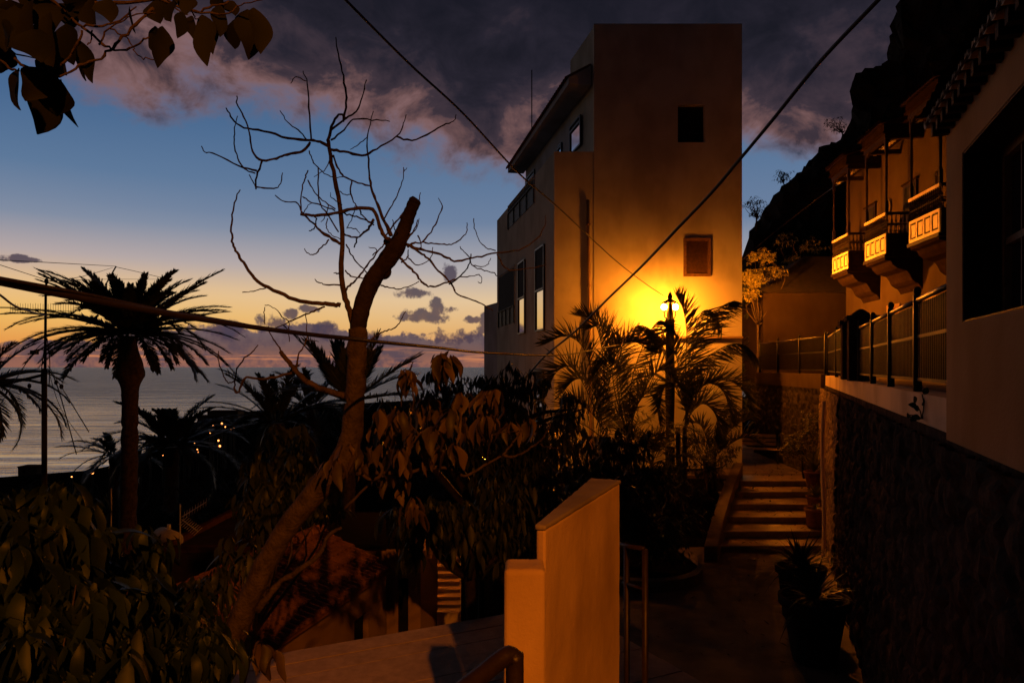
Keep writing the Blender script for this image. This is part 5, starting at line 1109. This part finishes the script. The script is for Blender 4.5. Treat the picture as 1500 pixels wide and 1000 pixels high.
# ================================================================== TERRACE AND POT PLANTS
def agave(name, label, c, n, ln, wd, m, cat='plant', group=None, pot=None, el=(.2, 1.3), droop=.25):
    r = thing(name, label, cat, c, group); mb = MB(); c = np.array(c, float)
    z = c.copy()
    if pot:
        h, r0, r1, pm = pot; pb = MB(); pb.lathe([(r0*.98, 0), (r0, .02), (r1*.93, h*.86), (r1*1.06, h*.87), (r1*1.08, h), (r1*.95, h), (r1*.90, h*.80), (.01, h*.79)], c, 24); pb.build('pot', pm, r, True); z = c+np.array([0, 0, h*.93])
    i = np.arange(n); a = i*2.4; e = el[1]-(el[1]-el[0])*(i/n)+rng.normal(size=n)*.08
    d = np.stack([np.cos(a)*np.cos(e), np.sin(a)*np.cos(e), np.sin(e)], 1)
    leaf_batch(mb, np.repeat(z[None], n, 0)+d*.03, d, np.stack([-np.cos(a)*.6, -np.sin(a)*.6, np.full(n, .8)], 1), ln*(.75+.4*rng.random(n)), np.full(n, wd), rows=6, curl=droop, fold=.3, shape='blade')
    mb.build('leaves', m, r, True); return adopt(r)
agave('yucca', 'spiky plant on the terrace under the balconies, left of the near handrail', WL.pt(s_of(13.5), -1.3, .1), 40, .55, .05, M['leaf_areca'], group='spiky terrace plants', pot=None)
agave('yucca', 'small spiky plant on the terrace just above the short fence piece', AF.pt(1.1, -.8, .2), 30, .40, .04, M['leaf_areca'], group='spiky terrace plants')
agave('potted_plant', 'terracotta pot with stiff upright leaves at the top right of the steps', (7.75, 18.4, ZL-.05), 34, .75, .07, M['leaf_areca'], pot=(.42, .17, .24, M['terracotta']), group='pots beside the steps', el=(.7, 1.5))
agave('potted_plant', 'terracotta pot with a bushy plant halfway up the right side of the steps', (7.22, 17.0, -3.48), 40, .36, .06, M['leaf_areca'], pot=(.42, .16, .23, M['terracotta']), group='pots beside the steps')
agave('potted_plant', 'plain clay pot low on the right side of the steps', (6.85, 16.2, -3.62), 22, .16, .04, M['leaf_areca'], pot=(.42, .17, .22, M['terracotta']), group='pots beside the steps')
agave('potted_plant', 'big wide grey pot with sparse dark plant, lowest on the right of the path', (4.05, 9.6, ZG+.02), 60, .55, .045, M['leaf_dark'], pot=(.86, .28, .43, M['greypot']), group='big pots beside the path', el=(.0, 1.2), droop=.5)
agave('potted_plant', 'big grey pot with grassy leaves, second on the right of the path', (4.55, 11.3, ZG+.02), 110, .6, .04, M['leaf_dark'], pot=(.80, .27, .36, M['greypot']), group='big pots beside the path', el=(.1, 1.3), droop=.5)
wp = thing('wall_plant', 'little round-leaved plant rooted in the coping of the retaining wall', 'plant', WL.pt(s_of(6.35), 0, -.46))
c = WL.pt(s_of(6.35), -.02, -.46); stm = MB(); pos = []; dd = []
for dx_, dz_ in ((-.10, .14), (-.03, .22), (.06, .17), (.13, .05), (-.15, .04)):
    tip = c+np.array([dx_, -.06, dz_]); stm.tube(smooth_path([c, (c+tip)/2+np.array([0, -.03, .01]), tip], 4), .005, 5)
    for t_ in (.55, .8, 1.0): pos.append(c+(tip-c)*t_+np.array([0, -.02, 0])); dd.append([rng.normal()*.7, -.3, rng.normal()*.5+.1])
stm.build('stem', M['bark'], wp, True); lf_ = MB(); leaf_batch(lf_, np.array(pos), np.array(dd), np.tile([0, -1.0, .4], (len(pos), 1)), .065+.03*rng.random(len(pos)), .055, rows=5, curl=.2, fold=.2)
lf_.build('leaves', M['leaf_fg'], wp, True); adopt(wp)
# bench
bn = thing('bench', 'old slatted garden bench on the landing at the top of the steps', 'bench', (8.0, 22.6, ZL))
BT = Frame((7.15, 23.3), (1, -.32))
mb = MB(); 
for i in range(4): mb.box(0, 1.5, -.42+i*.11, -.42+i*.11+.09, ZL+.43, ZL+.46, BT)
mb.build('seat', M['wood_pale'], bn)
mb = MB()
for i in range(3): mb.box(0, 1.5, .045+.02*i, .07+.02*i, ZL+.52+i*.13, ZL+.62+i*.13, BT)
mb.build('backrest', M['wood_pale'], bn)
for s in (.12, 1.38):
    for n_ in (-.38, .03): mb = MB(); mb.box(s-.03, s+.03, n_-.025, n_+.025, ZL, ZL+.425 if n_ < 0 else ZL+.92, BT); mb.build('leg', M['iron'], bn)
    mb = MB(); mb.tube([BT.pt(s, -.40, ZL+.43), BT.pt(s, -.40, ZL+.64), BT.pt(s, -.3, ZL+.68), BT.pt(s, .05, ZL+.66)], .022, 6); mb.build('armrest', M['iron'], bn)
adopt(bn)

# ================================================================== HANDRAILS
hr = thing('handrail', 'thick bronze pipe handrail bending down at the bottom centre', 'handrail', (-.02, 2.0, -3.9))
mb = MB(); pts = [P(560, 1100, 1.65), P(690, 1000, 1.9), P(722, 974, 1.97), P(740, 961, 2.0), P(748, 959, 2.01), P(753, 966, 2.01), P(754, 985, 2.01), P(754, 1300, 2.01), (.0076, 2.01, -3.9)]
mb.tube(smooth_path(pts, 6), .0255, 16); mb.build('pipe', M['rail_metal'], hr, True); adopt(hr)
hr2 = thing('handrail', 'slim metal guard rail with two posts, just right of the tall foreground wall', 'handrail', (1.02, 5.9, -3.9))
mb = MB(); a, b = P(912, 798, 6.4), P(946, 803, 5.9); mb.tube([a-np.array([.12, -.3, 0]), a, b-np.array([.02, 0, 0])], .020, 10); mb.build('top_rail', M['rail_metal'], hr2, True)
mb = MB(); c_, d_ = P(912, 853, 6.4), P(944, 862, 5.9); mb.tube([c_, d_], .014, 8); mb.build('lower_rail', M['rail_metal'], hr2, True)
for q_ in (P(918, 800, 6.3), P(945, 804, 5.9)): mb = MB(); mb.tube([q_, (q_[0], q_[1], -3.95)], .026, 10); mb.build('post', M['rail_metal'], hr2, True)
adopt(hr2)

# ================================================================== CABLES
def cable(label, pts, rad, per=8, m='cable', name='cable', group='overhead cables', extra=()):
    p = smooth_path([np.array(P(*q_)) for q_ in pts], per); o = MB(); o.tube(p, rad, 8)
    for e in extra: o.tube(smooth_path([np.array(P(*q_)) for q_ in e], per), rad*.6, 6)
    ob_ = o.build(name, M[m], None, True); return tag(ob_, label, 'cable', group)
cable('thick cable crossing from the left edge in front of the palm and the trunk', [(-60, 400, 1.7), (0, 413, 1.8), (120, 437, 2.05), (260, 462, 2.4), (400, 483, 2.9), (520, 497, 3.5), (640, 509, 4.8), (720, 517, 7), (830, 519, 10.5), (905, 505, 16), (960, 496, 21.8)], .0098,
      extra=[[(-60, 397, 1.7), (0, 408, 1.78), (120, 430, 2.05), (240, 455, 2.4), (330, 470, 2.7), (410, 484, 2.95), (520, 495, 3.5)]])
cable('cable running down from the top centre to the street lamp', [(470, -38, 5), (510, 4, 5.3), (600, 94, 6.2), (680, 168, 7.2), (760, 254, 8.8), (820, 306, 10.5), (900, 380, 14.5), (945, 415, 17.5), (978, 437, 19.95)], .0105)
cable('cable sloping from the top right down across the lit wall into the palm fronds', [(1310, -25, 5.0), (1285, 2, 5.1), (1200, 92, 5.7), (1130, 178, 6.3), (1085, 232, 6.8), (1040, 285, 7.3), (995, 332, 7.9), (940, 390, 8.8), (890, 438, 9.7), (845, 483, 10.7), (800, 520, 12), (774, 548, 13)], .0155)
cable('black sagging cable entering at the left edge above the palm', [(-40, 405, 5), (0, 432, 5.6), (20, 447, 6), (40, 455, 6.6), (66, 462, 9.0)], .009)
cable('thin wire along the hillside from the balconies to the lit trees', [(1082, 385, 28), (1120, 352, 29), (1160, 320, 30), (1210, 282, 29), (1242, 262, 25)], .016)
# radio mast with guys and a wire aerial
ms_ = thing('aerial_mast', 'thin pole with guy wires and crossarms standing before the sea on the left', 'mast', (P(65, 700, 9)[0], 9, -6.6))
mb = MB(); mb.tube([(P(65, 0, 9)[0], 9, -6.7), P(65, 545, 9), P(66, 540, 9)], [.036, .032, .03], 8); mb.tube([P(66, 560, 9), P(67, 430, 9), P(68, 410, 9)], [.017, .015, .012], 8); mb.sphere(P(68, 412, 9), .025, 8, 6, 1.6); mb.build('pole', M['iron'], ms_, True)
GW = [([(66, 548, 9), (15, 560, 8.9), (-30, 566, 8.8)], .020), ([(68, 462, 9), (40, 452, 8.8), (-20, 450, 8.6)], .008), ([(66, 500, 9), (50, 515, 9), (20, 560, 8), (-10, 610, 7)], .005), ([(67, 500, 9), (62, 530, 9), (60, 560, 9)], .006), ([(69, 495, 9), (73, 530, 9), (72, 566, 9)], .006), ([(70, 535, 9), (92, 570, 8), (130, 632, 7)], .005), ([(70, 540, 9), (84, 565, 9), (112, 665, 9.5)], .007), ([(70, 540, 9), (90, 600, 10), (125, 650, 11)], .004),
      ([(50, 513, 9), (66, 512, 9), (76, 516, 9)], .008), ([(68, 412, 9), (120, 405, 12), (165, 392, 20)], .005), ([(68, 412, 9), (150, 409, 15), (245, 409, 24)], .005), ([(68, 410, 9), (0, 388, 8)], .004), ([(170, 390, 20), (80, 385, 14), (-20, 380, 9)], .007), ([(170, 391, 20), (210, 400, 22), (246, 409, 24)], .008)]
mb = MB()
for pts, r_ in GW: mb.tube(smooth_path([P(*q_) for q_ in pts], 4), r_, 5)
for (x, y, D) in ((90, 566, 8.1), (82, 560, 9), (43, 565, 8.6)): mb.sphere(P(x, y, D), .022, 8, 6, 1.4)
mb.build('guy_wires', M['iron'], ms_, True)
mb = MB(); mb.box(P(47, 0, 9)[0], P(54, 0, 9)[0], 8.96, 9.04, P(0, 519, 9)[2], P(0, 513, 9)[2]); mb.box(P(73, 0, 9)[0], P(76, 0, 9)[0], 8.97, 9.03, P(0, 519, 9)[2], P(0, 513, 9)[2]); mb.build('insulator', M['iron'], ms_)
mb = MB()
for i in range(26):
    x = 15+i*3.7; mb.tube([P(x, 444+ (i % 2)*1, 9), P(x, 458, 9)], .0025, 4)
mb.tube([P(15, 452, 9), P(112, 456, 9)], .003, 4); mb.build('comb_aerial', M['iron'], ms_)
mb = MB(); mb.tube([P(154, 418, 20), P(170, 390, 20)], .02, 5); mb.tube([P(238, 418, 24), P(246, 409, 24)], .02, 5); mb.tube([P(148, 415, 20), P(150, 408, 20)], .015, 5); mb.build('aerial_strut', M['iron'], ms_)
adopt(ms_)

# ================================================================== THE TOWN BY THE SEA
M['town_light'] = emit('town_sodium_light', (1.0, .30, .07), 5); M['town_white'] = emit('town_white_light', (.65, 1.0, .8), .6)
lp_ = None
TL = [(270, 658), (285, 651), (289, 658), (285, 648), (308, 633), (325, 620), (330, 625), (338, 629), (320, 645), (322, 653), (265, 665), (278, 661), (343, 627), (135, 692), (161, 684), (105, 698), (301, 703), (220, 669), (239, 667), (290, 662), (265, 650), (312, 623), (206, 660)]
BIG = {13: 2.4, 9: 1.7, 4: 1.5, 5: 1.4, 8: 1.4, 18: .8, 17: .7}
for i, (x, y) in enumerate(TL):
    # stand each lamp where its line of sight meets the slope
    D = None
    for d in np.linspace(60, 1000, 400):
        p = P(x, y, d)
        if p[2]-4.5 <= ground(p[0], p[1]): D = d; break
    if D is None or D > 900: D = 420.0
    p = P(x, y, D); g = min(ground(p[0], p[1]), p[2]-1.5); rr = .30*BIG.get(i, 1.0)*D/330
    r = thing('town_lamp', 'tiny lit street lamp among the dark houses of the town by the sea', 'street lamp', (p[0], p[1], g), 'street lamps of the coastal town')
    mb = MB(); mb.tube([(p[0], p[1], g-.3), (p[0], p[1], p[2]-rr)], .08, 5); mb.build('post', M['iron'], r)
    mb = MB(); mb.sphere(p, rr, 8, 6); mb.build('globe', M['town_light'], r, True); adopt(r)
for i, (x, y, w_) in enumerate([(104, 668, 5), (114, 667.5, 4), (131, 667, 3), (159, 665.5, 7)]):
    D = 455; p = P(x, y, D); g = ground(p[0], D); r = thing('greenhouse', 'small greenish lit glass shed on the shore left of the big palm trunk', 'greenhouse', (p[0], D, g), 'lit sheds on the shore')
    wd = w_*D/F; mb = MB(); mb.box(p[0]-wd/2, p[0]+wd/2, D, D+6, g-1, g+2.0); mb.build('wall', M['town_white'], r)
    mb = MB(); mb.box(p[0]-wd/2-.3, p[0]+wd/2+.3, D-.3, D+6.3, g+2.0, g+2.3); mb.build('roof', M['iron'], r); adopt(r)
HL = ['low dark house on the shore left of the mast', 'small dark house behind the shore lights', 'dim cream house among the town lights, uppermost', 'dim cream house lower among the town lights', 'little dark house right of the big palm trunk', 'small dim house under the short palm']
for i, (x, y) in enumerate([(40, 672), (185, 672), (326, 634), (305, 648), (232, 676), (275, 672)]):
    D = 380+20*i if x < 200 else 330; p = P(x, y, D); g = ground(p[0], D); s = 5+i % 3
    r = thing('town_house', HL[i], 'house', (p[0], D, g), 'houses of the coastal town'); mb = MB(); mb.box(p[0]-s, p[0]+s, D, D+8, g-2, g+4.2); mb.build('wall', M['plaster_dim'], r)
    mb = MB(); mb.box(p[0]-s-.3, p[0]+s+.3, D-.3, D+8.3, g+4.2, g+4.7); mb.build('roof', M['tile'], r)
    mb = MB(); mb.box(p[0]-s*.5, p[0]-s*.2, D-.1, D-.01, g+1.2, g+2.6); mb.build('window', M['dark'], r); adopt(r)

# fallen leaves on the steps, landing and path
mb = MB(); pos = []
for _ in range(260):
    D = rng.uniform(9.5, 25); 
    if D > 20.4: x = rng.uniform(7.2, 8.3); z = ZL
    elif D > 14.85:
        z = ZG+.02
        for i_ in range(6):
            zi = ZG+.02+(ZL-ZG-.02)*(i_+1)/6
            if D > -zi*F/(ys[i_]-HY)+.03: z = zi
        t_ = (D-14.85)/5.2; x = rng.uniform((1060+t_*33-CX)*D/F, (1190-t_*14-CX)*D/F)
    else: x = rng.uniform(3.9, 6.2) if D > 12.3 else rng.uniform(1.5, 5.2); z = ZG+.02
    pos.append((x, D, z+.012))
n_ = len(pos); a_ = rng.random(n_)*6.28
leaf_batch(mb, np.array(pos), np.stack([np.cos(a_), np.sin(a_), rng.random(n_)*.15], 1), np.tile([0, 0, 1.0], (n_, 1)), .05+.07*rng.random(n_), .03+.02*rng.random(n_), rows=3, curl=-.3, fold=.4)
o = mb.build('fallen_leaves', M['leaf_dry']); o['kind'] = 'stuff'; o['label'] = 'dry fallen leaves scattered over the path and steps'; o['category'] = 'leaves'
